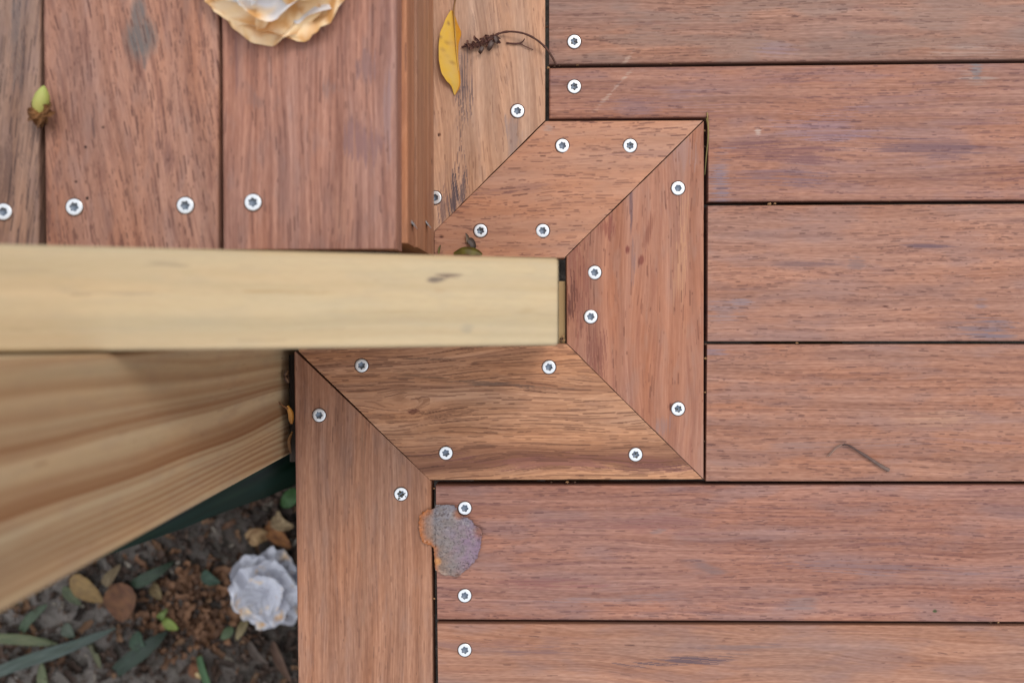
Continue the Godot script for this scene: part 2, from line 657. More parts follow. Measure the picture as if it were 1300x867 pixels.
func screw(board: Node, x: float, y: float, top: float, kind: int, turn: float, tilt := 0.0) -> void:
	if screw_meshes.is_empty():
		for a in [[6, 0.0], [0, 0.0], [6, 0.3], [6, 1.0]]: screw_meshes.append(make_screw(a[0], a[1]))
	var o := put("screw", screw_meshes[kind], null, board)
	var p := at(x, y, top)
	o.position = Vector3(p.x, top, p.z)
	o.rotation = Vector3(tilt * 0.6, turn, tilt)

# ==================================================================== the deck
const X := Vector2(1, 0)
const Z := Vector2(0, 1)

func poly(a: Array, h := 0.0) -> PackedVector2Array:
	var out := PackedVector2Array()
	for k in range(0, a.size(), 2): out.append(flat_at(a[k], a[k + 1], h))
	return out

var last_radii: Array = []

func ragged(a: Array, sd: int) -> PackedVector2Array:
	## Corners [x, y, edge radius, (pieces)]: an edge cut in pieces wavers a little, as a hand sawn mitre does.
	var rng := RandomNumberGenerator.new()
	rng.seed = sd
	var out := PackedVector2Array()
	last_radii = []
	for k in a.size():
		var p := Vector2(a[k][0], a[k][1])
		var q := Vector2(a[(k + 1) % a.size()][0], a[(k + 1) % a.size()][1])
		var n: int = a[k][3] if a[k].size() > 3 else 1
		var side := (q - p).normalized().orthogonal()
		for m in n:
			var c := p.lerp(q, float(m) / n) + (side * rng.randf_range(-0.28, 0.28) if m else Vector2.ZERO)
			out.append(flat_at(c.x, c.y))
			last_radii.append(a[k][2])
	return out

var weathered := {"base": [170, 127, 110], "bands": 13.0, "fibre": 20.0, "fibre_f": 0.36, "fibre_l": 95.0, "dark": 0.45, "dark_from": 0.60, "dark_f": 0.13, "dark_l": 26.0, "hue": 13.0, "grey": 0.34, "grey_from": 0.48, "grey_f": 0.022, "pores": 42.0, "pore_len": 9.0, "pore_dark": 0.75, "fine": 13.0, "cluster": 5.5, "dark_tone": [112, 74, 70], "grey_tone": [146, 120, 122]}

func with(base: Dictionary, more: Dictionary) -> Dictionary:
	var d := base.duplicate(true)
	d.merge(more, true)
	return d

func build_deck() -> void:
	var deck := thing("timber_deck", "red brown hardwood deck with a mitred border round a slot", "deck")
	var R := 0.0015     # eased long edge
	var S := 0.0005     # sawn end
	var M := 0.0002    # mitre
	var plum := [112, 74, 80]
	var far := 2250.0
	# boards running right, top to bottom
	var d1 := plank(deck, "deck_board", poly([697, -93, far, -104, far, 65, 697, 81.5]), 0, 0.019, X, [R, S, R, S], with(weathered, {"base": [163, 121, 105], "grey": 0.45, "grey_from": 0.42, "grey_tone": [140, 122, 118]}), 11,
		[[1230, 66, 60, 9, 0.0, [188, 178, 176], 0.25, 0.8], [990, 62, 26, 9, 0.0, [148, 128, 146], 0.35, 0.8], [795, 76, 16, 3, -0.9, [205, 180, 165], 0.5, 0.7]])
	var d2 := plank(deck, "deck_board", poly([697, 86, far, 69.5, far, 249, 899.5, 256, 899.5, 148.5, 697, 150.5]), 0, 0.019, X, [R, S, R, S, R, R], with(weathered, {"base": [166, 118, 101], "dark": 0.6, "dark_tone": [116, 76, 82], "grey_tone": [144, 118, 126]}), 23,
		[[915, 228, 16, 36, 0.1, [138, 124, 140], 0.7, 1.0], [960, 222, 56, 16, 0.0, [122, 96, 108], 0.5, 1.3], [1000, 190, 70, 12, 0.0, plum, 0.5, 1.4], [1160, 188, 90, 9, 0.02, [112, 84, 92], 0.6, 1.6], [1050, 160, 50, 22, 0.0, [150, 128, 150], 0.4, 1.2], [1240, 92, 8, 13, 0.0, [132, 126, 130], 0.7, 0.8], [1240, 100, 24, 10, 0.0, [170, 156, 150], 0.5, 0.9], [780, 112, 3, 30, 0.75, [205, 184, 172], 0.55, 1.2], [962, 166, 5, 4, 0.3, [205, 188, 180], 0.7, 0.6], [860, 132, 70, 14, 0.0, [140, 112, 124], 0.35, 1.2]])
	var d3 := plank(deck, "deck_board", poly([899, 261, far, 253.5, far, 432, 898.5, 433.5]), 0, 0.019, X, [R, S, R, S], with(weathered, {"base": [171, 124, 106]}), 37,
		[[1262, 414, 36, 13, 0.0, [122, 108, 120], 0.7, 1.0], [1246, 386, 12, 9, 0.0, [136, 120, 132], 0.5, 0.8], [1124, 389, 7, 1.6, 0.05, [70, 34, 30], 0.95, 0.3], [1088, 330, 10, 9, 0.0, [128, 104, 104], 0.5, 1.4], [1020, 335, 40, 3, 0.0, [110, 84, 88], 0.5, 1.0], [1170, 311, 30, 2.5, 0.03, [96, 76, 90], 0.6, 1.0], [940, 383, 12, 5, 0.0, [142, 132, 146], 0.5, 0.9], [920, 400, 20, 14, 0.0, [144, 128, 136], 0.4, 1.1]])
	var d4 := plank(deck, "deck_board", poly([898, 437, far, 436, far, 611.5, 896.5, 611]), 0, 0.019, X, [R, S, R, S], with(weathered, {"base": [171, 122, 102]}), 41,
		[[905, 447, 16, 4, 0.0, [136, 120, 138], 0.5, 0.8], [1250, 560, 60, 6, 0.0, [140, 104, 104], 0.4, 1.3], [1085, 563, 90, 5, 0.0, [146, 116, 112], 0.4, 1.4], [1180, 530, 40, 8, 0.0, [196, 150, 122], 0.5, 1.2]])
	var d5 := plank(deck, "deck_board", poly([553, 616.5, far, 614, far, 794, 555, 786.5]), 0, 0.019, X, [R, S, R, S], with(weathered, {"base": [164, 116, 101], "dark": 0.65, "dark_tone": [118, 78, 78], "grey_tone": [140, 118, 124], "bands": 17.0}), 53,
		[[838, 672, 18, 5, -0.2, [130, 112, 116], 0.5, 1.0], [900, 720, 22, 6, 0.3, [122, 102, 106], 0.5, 1.0], [1120, 720, 110, 7, 0.0, [136, 112, 118], 0.5, 1.4], [800, 668, 90, 9, 0.0, [142, 94, 90], 0.55, 1.4], [1020, 765, 20, 8, 0.0, [138, 120, 122], 0.4, 1.0], [680, 742, 60, 7, 0.0, [140, 88, 86], 0.5, 1.4], [1187, 775, 3, 2, 0.0, [70, 84, 50], 0.9, 0.3], [780, 760, 60, 5, 0.0, [150, 128, 130], 0.4, 1.4]])
	var d6 := plank(deck, "deck_board", poly([555, 791.5, far, 798.5, far, 975, 557, 965]), 0, 0.019, X, [R, S, R, S], with(weathered, {"base": [168, 123, 104], "slope": -0.045, "warp": 10.0, "pores": 6.0, "grey": 0.35}), 67,
		[[870, 838, 66, 5, -0.08, [106, 84, 90], 0.85, 1.5], [690, 826, 40, 4, -0.08, [122, 92, 96], 0.5, 1.2], [640, 815, 70, 6, -0.05, [138, 98, 92], 0.4, 1.4], [930, 822, 40, 4, -0.05, [132, 108, 108], 0.5, 1.4]])
	# the border, mitred round the slot
	var t1 := plank(deck, "border_board", ragged([[544, -420, S], [692.3, -420, 0.0012], [692.3, 152.4, M, 12], [552, 292.6, M], [544, 300.6, S]], 1), 0, 0.019, Z, last_radii, {"base": [206, 162, 135], "bands": 20.0, "fibre": 19.0, "fibre_f": 0.42, "fibre_l": 50.0, "dark": 0.4, "dark_from": 0.58, "hue": 14.0, "grey": 0.15, "pores": 6.0, "pore_len": 20.0, "pore_dark": 0.5, "slope": 0.10, "warp": 10.0, "dark_tone": [128, 88, 72]}, 71,
		[[590, 112, 8, 42, 0.06, [104, 88, 92], 0.75, 1.3], [577, 247, 5, 40, 0.14, [92, 78, 86], 0.85, 1.4], [590, 225, 4, 38, 0.14, [100, 84, 90], 0.7, 1.4], [566, 262, 8, 22, 0.2, [120, 96, 98], 0.6, 1.3], [652, 180, 8, 42, 0.0, [158, 138, 136], 0.5, 1.2], [558, 170, 2.2, 3, 0.0, [60, 34, 26], 1.0, 0.2], [600, 60, 5, 30, 0.0, [150, 124, 112], 0.4, 1.3], [640, 10, 6, 40, 0.0, [160, 124, 106], 0.4, 1.3]], 0.4)
	var t2 := plank(deck, "border_board", ragged([[551, 294.2, M, 12], [693.2, 153.8, 0.0009], [892.6, 152.8, M, 14], [717.4, 326.3, M], [717.4, 327.5, 0.001], [551, 327.5, S]], 2), 0, 0.019, X, last_radii, {"base": [196, 143, 117], "bands": 9.0, "fibre": 11.0, "fibre_f": 0.4, "fibre_l": 18.0, "dark": 0.2, "dark_from": 0.66, "hue": 14.0, "grey": 0.12, "pores": 30.0, "pore_len": 12.0, "pore_dark": 0.95, "slope": 0.03, "warp": 7.0, "dark_tone": [138, 92, 84], "fine": 5.0}, 83,
		[[660, 238, 50, 5, -0.1, [156, 112, 102], 0.4, 1.5], [640, 244, 20, 3, -0.15, [116, 80, 80], 0.5, 1.4], [800, 196, 40, 5, 0.0, [160, 120, 112], 0.35, 1.5], [696, 162, 8, 6, 0.0, [180, 156, 150], 0.5, 0.8], [560, 300, 4, 3, 0.0, [80, 46, 40], 0.8, 0.8]])
	var t3 := plank(deck, "border_board", ragged([[893.9, 153.5, 0.0012], [893.4, 608, M, 12], [719.6, 435.8, 0.001], [719, 325.8, M, 14]], 3), 0, 0.019, Z, last_radii, {"base": [177, 123, 101], "bands": 13.0, "fibre": 16.0, "fibre_f": 0.45, "fibre_l": 50.0, "dark": 0.5, "dark_from": 0.62, "hue": 16.0, "grey": 0.3, "grey_tone": [166, 132, 122], "grey_from": 0.55, "pores": 9.0, "pore_len": 16.0, "pore_dark": 0.7, "cluster": 4.0, "warp": 8.0, "dark_tone": [134, 78, 64], "fine": 4.0}, 97,
		[[734, 345, 12, 70, 0.0, [140, 82, 70], 0.5, 1.8], [728, 380, 4, 40, 0.05, [96, 52, 46], 0.7, 1.8], [755, 432, 12, 40, -0.25, [128, 74, 64], 0.5, 1.6], [770, 288, 12, 12, 0.3, [140, 78, 66], 0.6, 1.2], [797, 316, 4, 6, 0.1, [128, 68, 60], 0.8, 0.8], [815, 330, 4, 7, 0.2, [132, 70, 60], 0.8, 0.8], [826, 290, 4, 26, 0.25, [142, 88, 72], 0.7, 1.0], [802, 268, 2, 34, 0.0, [116, 88, 92], 0.7, 0.6], [803, 330, 3, 30, 0.0, [140, 108, 106], 0.5, 1.0], [870, 190, 18, 20, 0.0, [168, 130, 122], 0.5, 1.2], [866, 330, 8, 70, 0.0, [204, 152, 116], 0.5, 1.4], [853, 516, 5, 5, 0.0, [90, 46, 38], 0.8, 0.5], [845, 540, 12, 12, 0.0, [150, 120, 118], 0.5, 0.8]])
	var t4 := plank(deck, "border_board", ragged([[378.5, 445.5, M], [380, 437, S], [718.9, 436.2, M, 12], [892.7, 608.6, 0.0012], [545.8, 609.2, M, 11]], 4), 0, 0.019, X, last_radii, {"base": [203, 149, 115], "bands": 15.0, "fibre": 18.0, "fibre_f": 0.34, "fibre_l": 80.0, "dark": 0.45, "dark_from": 0.60, "dark_f": 0.16, "dark_l": 26.0, "hue": 12.0, "grey": 0.1, "pores": 20.0, "pore_len": 36.0, "pore_dark": 0.8, "slope": 0.03, "warp": 10.0, "dark_tone": [114, 72, 56],
		"figure_px": [[512, 508, 42, 17, 26.0]], "rings_px": [[640, 588, 12, 0.75], [640, 573, 10, 0.35], [640, 492, 4, 0.3], [640, 455, 4, 0.25]]}, 103,
		[[720, 585, 190, 9, 0.0, [140, 90, 84], 0.6, 1.2], [505, 502, 26, 12, 0.2, [138, 92, 66], 0.5, 1.4], [525, 522, 8, 3, -0.2, [96, 50, 40], 0.7, 0.8], [620, 486, 90, 3, 0.06, [108, 88, 80], 0.55, 1.3], [720, 604, 170, 3, 0.0, [196, 144, 108], 0.6, 0.5], [530, 455, 40, 2, 0.05, [88, 64, 54], 0.6, 1.0], [560, 480, 60, 2.2, 0.1, [104, 78, 64], 0.6, 0.8], [820, 592, 60, 5, 0.0, [112, 68, 70], 0.6, 1.3]])
	var t5 := plank(deck, "border_board", poly([373, 447, 374.5, 446, 544.8, 608.6, 547.2, 611, 549.5, 870, 553, 1240, 381, 1240, 378.2, 867]), 0, 0.019, Z, [S, M, M, 0.0012, 0.0012, S, 0.001, 0.001], {"base": [170, 122, 98], "bands": 18.0, "band_f": 0.07, "fibre": 20.0, "fibre_f": 0.4, "dark": 0.45, "dark_from": 0.60, "dark_f": 0.16, "dark_l": 34.0, "hue": 12.0, "grey": 0.18, "pores": 8.0, "pore_len": 16.0, "pore_dark": 0.5, "warp": 4.0, "dark_tone": [122, 82, 68]}, 113,
		[[376, 640, 5, 220, 0.0, [126, 80, 66], 0.5, 0.6], [462, 640, 4, 200, 0.0, [152, 112, 90], 0.4, 1.2], [430, 520, 6, 60, 0.0, [140, 98, 80], 0.5, 1.4]], 0.45)
	tag(t4, "golden border board with dark wavy grain")
	tag(t2, "salmon coloured border board with short dark pores")
	tag(t1, "pale border board with blue black stains beside the step")
	# boards out of frame carry the same wood on
	for k in [-1, -2, 1, 2, 3]:
		var src: MeshInstance3D = [d1, d3, d4, d5, d6, d5][absi(k)] if k > 0 else [d1, d4, d3][-k]
		var o := put("deck_board", null, null, deck)
		var y: float = -93.0 + k * 178.0 if k < 0 else 970.0 + (k - 1) * 178.0
		var pts := poly([697 if k < 0 else 557, y, far, y - 8 if k < 0 else y + 8, far, y + 173, 697 if k < 0 else 558, y + 173])
		var shape := plank_copy(pts, 0.019, R, S)
		o.mesh = shape
		o.material_override = src.material_override
	# what carries them
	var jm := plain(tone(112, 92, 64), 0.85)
	for jx in [640.0, 735.0, 1040.0, 1640.0, 2150.0]:
		var c := at(jx, 433)
		var z0 := 0.10 if jx < 700 else -0.7
		if jx == 735.0:
			z0 = 0.03
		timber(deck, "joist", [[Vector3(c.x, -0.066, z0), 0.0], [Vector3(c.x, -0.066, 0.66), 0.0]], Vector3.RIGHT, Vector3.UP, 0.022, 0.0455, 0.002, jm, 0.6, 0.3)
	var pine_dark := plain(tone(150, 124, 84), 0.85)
	var e0 := at(709.0, 357.0, -0.024)
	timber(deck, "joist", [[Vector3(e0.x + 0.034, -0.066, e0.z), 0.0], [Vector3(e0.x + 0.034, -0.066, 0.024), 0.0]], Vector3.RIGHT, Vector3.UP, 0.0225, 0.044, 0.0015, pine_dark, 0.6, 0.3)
	var dark_filler_x := at(366, 500, -0.02).x  # added dark timber, placed so that the gap by the post reads black
	timber(deck, "joist", [[Vector3(dark_filler_x + 0.022, -0.066, at(370, 452, 0).z), 0.0], [Vector3(dark_filler_x + 0.022, -0.066, at(370, 592, 0).z), 0.0]], Vector3.RIGHT, Vector3.UP, 0.022, 0.0455, 0.002, plain(tone(60, 48, 40), 0.9), 0.6, 0.3)
	var pk0 := at(708.6, 357.0, -0.004)
	var pk1 := at(718.6, 436.0, -0.004)
	timber(deck, "packer", [[Vector3((pk0.x + pk1.x) / 2, -0.044, pk0.z), 0.0], [Vector3((pk0.x + pk1.x) / 2, -0.044, pk1.z), 0.0]], Vector3.RIGHT, Vector3.UP, (pk1.x - pk0.x) / 2 - 0.0003, 0.040, 0.0006, plain(tone(176, 146, 104), 0.85), 0.6, 0.3)
	# screws
	for q in [[d1, 729, 53, 2], [d2, 729, 110, 2], [t1, 657, 141, 0], [t1, 552, 251, 1], [t2, 714, 185, 0], [t2, 800, 185, 2], [t2, 610, 293, 2], [t2, 689, 293, 0], [t3, 861, 239, 1], [t3, 755, 346, 0], [t3, 750, 402, 0], [t3, 861, 519, 2], [t4, 459, 464, 0], [t4, 697, 466, 0], [t4, 566, 575, 0], [t4, 807, 577, 2], [t5, 405, 527, 0], [t5, 509, 627, 3], [d5, 590, 645, 0], [d5, 590, 756, 0], [d6, 590, 825, 0]]:
		screw(q[0], q[1], q[2], 0.0, q[3], fmod(q[1] * 1.7 + q[2] * 0.9, 6.28), 0.03 * sin(q[1]))

func plank_copy(pts: PackedVector2Array, thick: float, _r: float, _s: float) -> ArrayMesh:
	## A plain board out of frame.
	var b := Bag.new()
	var n := pts.size()
	var f := func(p: Vector2) -> Vector2: return Vector2(p.x / 0.66, p.y / 0.094)
	for k in n:
		var q := (k + 1) % n
		var e := (pts[q] - pts[k]).normalized()
		var o := Vector3(e.y, 0, -e.x)
		if (pts[k] - (pts[0] + pts[2]) / 2).dot(Vector2(e.y, -e.x)) < 0: o = -o
		var a := b.add(Vector3(pts[k].x, -thick, pts[k].y), o, f.call(pts[k]))
		var c := b.add(Vector3(pts[q].x, -thick, pts[q].y), o, f.call(pts[q]))
		var d := b.add(Vector3(pts[q].x, -0.001, pts[q].y), o, f.call(pts[q]))
		var g := b.add(Vector3(pts[k].x, -0.001, pts[k].y), o, f.call(pts[k]))
		b.quad(a, c, d, g)
	var base := b.v.size()
	for p in pts: b.add(Vector3(p.x, -0.001, p.y), Vector3.UP, f.call(p))
	b.quad(base, base + 1, base + 2, base + 3)
	base = b.v.size()
	for p in pts: b.add(Vector3(p.x, -thick, p.y), Vector3.DOWN, f.call(p))
	b.quad(base, base + 1, base + 2, base + 3)
	return b.mesh()

# ==================================================================== the step
const STEP := 0.1425

func build_step() -> void:
	var step := thing("timber_step", "raised hardwood step of upright running boards at the back left", "step")
	var R := 0.0022
	var S := 0.0008
	var zf := at(505, 316.5, STEP).z
	var zb := -0.62
	var rub := {"base": [174, 126, 110], "bands": 15.0, "fibre": 9.0, "dark": 0.45, "dark_from": 0.58, "hue": 18.0, "grey": 0.3, "grey_from": 0.52, "pores": 9.0, "pore_len": 20.0, "pore_dark": 0.65, "warp": 6.0, "dark_tone": [112, 72, 66], "grey_tone": [146, 120, 118], "slope": 0.05}
	var edges := [[-396, -174, -175], [-169, 48.5, 51], [57.5, 276.8, 277.8], [283, 503.5, 508]]
	var styles := [with(rub, {"base": [160, 124, 106]}), with(rub, {"base": [158, 124, 108], "dark": 0.8, "dark_tone": [92, 72, 70], "slope": -0.16, "pore_dark": 0.8, "pores": 20.0, "dark_f": 0.14}), with(rub, {"base": [176, 128, 109], "slope": 0.16, "dark": 0.6, "dark_l": 10.0, "pores": 42.0, "pore_dark": 0.85, "pore_len": 12.0, "hue": 14.0, "bands": 20.0}), with(rub, {"base": [172, 125, 110], "slope": 0.0, "fibre": 20.0, "fibre_f": 0.22, "band_f": 0.07, "bands": 20.0, "pores": 9.0, "hue": 12.0})]
	var stains := [[], [[20, 40, 10, 60, 0.0, [104, 92, 92], 0.6, 1.2], [10, 230, 10, 50, 0.2, [100, 76, 70], 0.5, 1.4]],
		[[179, 46, 26, 36, 0.0, [120, 109, 107], 0.95, 0.15], [176, 18, 13, 30, 0.0, [122, 110, 108], 0.9, 0.15], [183, 78, 4, 12, 0.0, [112, 98, 98], 0.6, 0.8], [119, 158, 2.5, 32, 0.0, [104, 78, 74], 0.7, 0.8], [131, 161, 2, 2, 0.0, [40, 24, 22], 1.0, 0.1], [109, 186, 2, 2, 0.0, [40, 24, 22], 1.0, 0.1], [111, 251, 2.2, 2.2, 0.0, [40, 24, 22], 1.0, 0.1], [97, 230, 2, 2, 0.0, [50, 30, 26], 1.0, 0.1], [210, 180, 12, 40, -0.2, [132, 92, 86], 0.5, 1.5], [150, 230, 14, 50, -0.2, [190, 138, 116], 0.5, 1.4], [90, 80, 14, 40, 0.2, [136, 98, 88], 0.5, 1.5]],
		[[460, 178, 26, 22, 0.2, [140, 104, 104], 0.65, 1.3], [470, 85, 14, 16, 0.0, [142, 108, 106], 0.6, 1.3], [452, 160, 10, 14, 0.0, [124, 90, 92], 0.5, 1.2], [330, 130, 12, 10, 0.0, [136, 104, 98], 0.5, 1.2], [300, 60, 2.5, 70, 0.0, [126, 88, 86], 0.6, 0.8], [363, 60, 2, 60, 0.0, [138, 98, 92], 0.5, 0.8], [425, 110, 14, 14, 0.0, [136, 110, 108], 0.5, 1.2], [440, 235, 16, 60, 0.0, [188, 138, 116], 0.4, 1.2], [492, 140, 8, 60, 0.0, [152, 124, 126], 0.5, 1.0]]]
	var boards := []
	for k in 4:
		var e: Array = edges[k]
		var a := flat_at(e[0], 316.5, STEP); var b := flat_at(e[1], 316.5, STEP)
		var b0 := flat_at(e[2], 0, STEP)
		var slope := (b0.x - b.x) / (b0.y - b.y)
		var pts := PackedVector2Array([Vector2(a.x, zb), Vector2(b.x + slope * (zb - zf), zb), Vector2(b.x, zf), Vector2(a.x, zf)])
		if k == 3: pts[1].x = flat_at(506.5, 0, STEP).x
		boards.append(plank(step, "tread_board", pts, STEP, 0.019, Z, [S, R if k < 3 else 0.003, S, R], styles[k], 201 + k * 13, stains[k], 0.62))
	for q in [[1, 4, 269, 1], [2, 94, 263, 0], [2, 235, 261, 0], [3, 321, 257, 0]]:
		screw(boards[q[0]], q[1], q[2], STEP, q[3], q[1] * 0.7, 0.02)
	# risers
	var rs := {"base": [184, 133, 104], "bands": 16.0, "fibre": 12.0, "dark": 0.5, "dark_from": 0.62, "hue": 14.0, "grey": 0.1, "pores": 5.0, "pore_len": 16.0, "pore_dark": 0.7, "warp": 4.0, "dark_tone": [118, 70, 54]}
	var x0 := at(551, 250, 0).x
	var zr := at(530, 319.5, 0.05).z
	var lower := wood_job(0.6, 0.24, 1800.0, rs, 307, [[110, 20, 4, 5, 0.0, [60, 34, 28], 0.9, 0.3], [300, 50, 20, 2, 0.0, [70, 40, 30], 0.8, 0.6]])
	var upper := wood_job(0.6, 0.2, 1800.0, with(rs, {"base": [190, 132, 100]}), 311, [[420, 40, 12, 3, 0.0, [60, 34, 26], 0.9, 0.3]])
	timber(step, "riser_board", [[Vector3(x0 - 0.0095, 0.0455, zr), 0.0003], [Vector3(x0 - 0.0095, 0.0455, zr - 0.0006), 0.0], [Vector3(x0 - 0.0095, 0.0455, zb), 0.0]], Vector3.UP, Vector3.RIGHT, 0.0453, 0.0095, 0.0012, lower.mat, 0.6, 0.24)
	var hu := (STEP - 0.019 - 0.0922) / 2.0
	timber(step, "riser_board", [[Vector3(x0 - 0.011, 0.0918 + hu, zr), 0.0003], [Vector3(x0 - 0.011, 0.0918 + hu, zr - 0.0006), 0.0], [Vector3(x0 - 0.011, 0.0918 + hu, zb), 0.0]], Vector3.UP, Vector3.RIGHT, hu, 0.0095, 0.0012, upper.mat, 0.6, 0.2)
	for y in [0.045, 0.103]:
		var o := put("screw", screw_meshes[2], null, step)
		var back: float = x0 if y < 0.09 else x0 - 0.0015
		o.position = Vector3(back, y, at(525, 283, y).z)
		o.rotation = Vector3(0, 0.6, -PI / 2)
	# carcass: framing that the boards are screwed to
	var fm := plain(tone(120, 98, 66), 0.85)
	var back_x := at(-396, 300, STEP).x
	for z in [zf - 0.06, -0.36, -0.58]:
		timber(step, "joist", [[Vector3(back_x, STEP - 0.0655, z), 0.0], [Vector3(x0 - 0.0215, STEP - 0.0655, z), 0.0]], Vector3(0, 0, 1), Vector3.UP, 0.0225, 0.0455, 0.002, fm, 0.6, 0.3)

# ==================================================================== pine
func build_timbers() -> void:
	# the raked stringer that stands in the slot
	var z0 := at(708, 327.5, 0.181).z
	var z1 := at(708, 438.5, 0.181).z
	var x_end := at(708.5, 380, 0.181).x
	var x_left := at(0, 375, 0.284).x
	var rake := (0.181 - 0.284) / (x_end - x_left)
	var depth := 0.24
	var pine := {"base": [208, 184, 148], "bands": 12.0, "fibre": 4.0, "band_f": 0.03, "band_l": 60.0, "dark": 0.25, "dark_from": 0.58, "dark_f": 0.05, "dark_l": 40.0, "hue": 9.0, "grey": 0.22, "grey_from": 0.5, "pores": 0.6, "pore_len": 24.0, "pore_dark": 0.25, "warp": 5.0, "fine": 3.0, "dark_tone": [178, 146, 108], "grey_tone": [190, 174, 150], "rough": 0.6, "relief": 0.02}
	var L := 0.62
	var W := 2.0 * (0.045 + depth)
	# texture u runs from the plumb end leftwards
	var st := []
	var along := func(pxx: float) -> float: return (x_end - (lerpf(x_left, x_end, pxx / 708.0))) / cos(atan(rake)) * PPM
	for q in [[524, 24, 20, 6, [112, 98, 90], 0.85, 0.8], [542, 19, 24, 3.5, [128, 108, 94], 0.8, 0.9], [530, 36, 14, 3, [190, 160, 124], 0.5, 1.0], [330, 40, 90, 3, [188, 156, 112], 0.45, 1.0], [120, 42, 60, 3, [176, 156, 130], 0.5, 1.0], [430, 62, 80, 2.5, [192, 162, 118], 0.4, 1.0], [180, 12, 30, 3, [166, 148, 122], 0.5, 1.0], [570, 84, 12, 8, [172, 160, 140], 0.5, 0.8], [660, 60, 20, 5, [186, 160, 120], 0.4, 1.0]]:
		st.append([along.call(q[0]), q[1] / 117.0 * 0.045 * PPM, q[2] * 0.7, q[3] * 0.7, 0.0, q[4], q[5], q[6]])
	var sj := wood_job(L, 0.32, PPM, pine, 401, st)
	var str := thing("pine_stringer", "pale pine timber on edge raking down into the deck slot", "beam")
	var secs := []
	var up := Vector3(0, 1, 0)
	for q in [[0.0, 0.0012], [0.0004, 0.0004], [0.0012, 0.0], [0.1, 0.0], [0.3, 0.0], [0.55, 0.0]]:
		secs.append([Vector3(x_end - q[0], 0.181 - rake * q[0] - depth / 2, (z0 + z1) / 2), q[1]])
	timber(str, "beam", secs, Vector3(0, 0, 1), up, (z1 - z0) / 2, depth / 2, 0.0022, sj.mat, L, 0.32)
	# the post it is fixed to
	var xf := at(356, 520, 0).x
	var pz1 := at(367, 583.5, 0).z
	var pz0 := z1 + 0.0009
	var pw := pz1 - pz0
	var rp := []
	for q in [[5, 2, 0.15], [14, 4, 0.32], [24, 5, 0.32], [29, 1.6, 0.3], [33, 3.0, 0.6], [36, 1.5, 0.4], [46, 3.0, 0.35], [51, 4, 0.6], [54.5, 2.5, 0.8], [58.5, 1.4, 0.45], [64, 1.0, 0.35], [67, 1.3, 0.5], [70.5, 1.4, 0.55], [74, 1.5, 0.55], [77.5, 1.6, 0.5], [81, 1.6, 0.5]]:
		rp.append([q[0] / 84.0 * pw * 1850.0, q[1] * 1.6, q[2]])
	var post_look := {"base": [210, 182, 146], "bands": 14.0, "fibre": 6.0, "fibre_f": 0.3, "fibre_l": 70.0, "dark": 0.15, "dark_from": 0.6, "hue": 10.0, "grey": 0.12, "pores": 1.2, "pore_len": 10.0, "pore_dark": 0.5, "warp": 9.0, "warp_f": 0.008, "warp_l": 6.0, "fine": 3.0, "dark_tone": [142, 92, 58], "rings": rp, "slope": 0.012, "rough": 0.6, "relief": 0.02, "band_l": 60.0}
	var pst := []
	for q in [[0.52, 60, 3, 5], [0.48, 72, 3, 3]]:
		pst.append([q[0] * 1000, q[1], q[2], q[3], 0.0, [90, 60, 40], 0.5, 0.4])
	var pj := wood_job(1.1, 0.32, 1850.0, post_look, 421, pst)
	var post := thing("pine_post", "square pine post with brown growth lines beside the deck edge", "post")
	var bottom := -0.6
	var ps := []
	for q in [[bottom, 0.0], [-0.1, 0.0], [0.1, 0.0], [0.3, 0.0], [0.497, 0.0], [0.4995, 0.0005], [0.5, 0.0015]]:
		ps.append([Vector3(xf - 0.045, q[0], (pz0 + pz1) / 2), q[1]])
	timber(post, "shaft", ps, Vector3(0, 0, 1), Vector3.RIGHT, pw / 2, 0.045, 0.002, pj.mat, 1.1, 0.32)

# ==================================================================== ground
const SOIL := -0.46

func soil_height(x: float, z: float, a: FastNoiseLite, b: FastNoiseLite) -> float:
	var fade := clampf(1.5 - Vector2(x + 0.3, z - 0.2).length(), 0.15, 1.0)
	return SOIL + (a.get_noise_2d(x * 100, z * 100) * 0.012 + b.get_noise_2d(x * 100, z * 100) * 0.005) * fade

var soil_a: FastNoiseLite
var soil_b: FastNoiseLite

func ground_at(px_: float, py_: float) -> Vector3:
	var p := at(px_, py_, SOIL)
	p.y = soil_height(p.x, p.z, soil_a, soil_b)
	return p

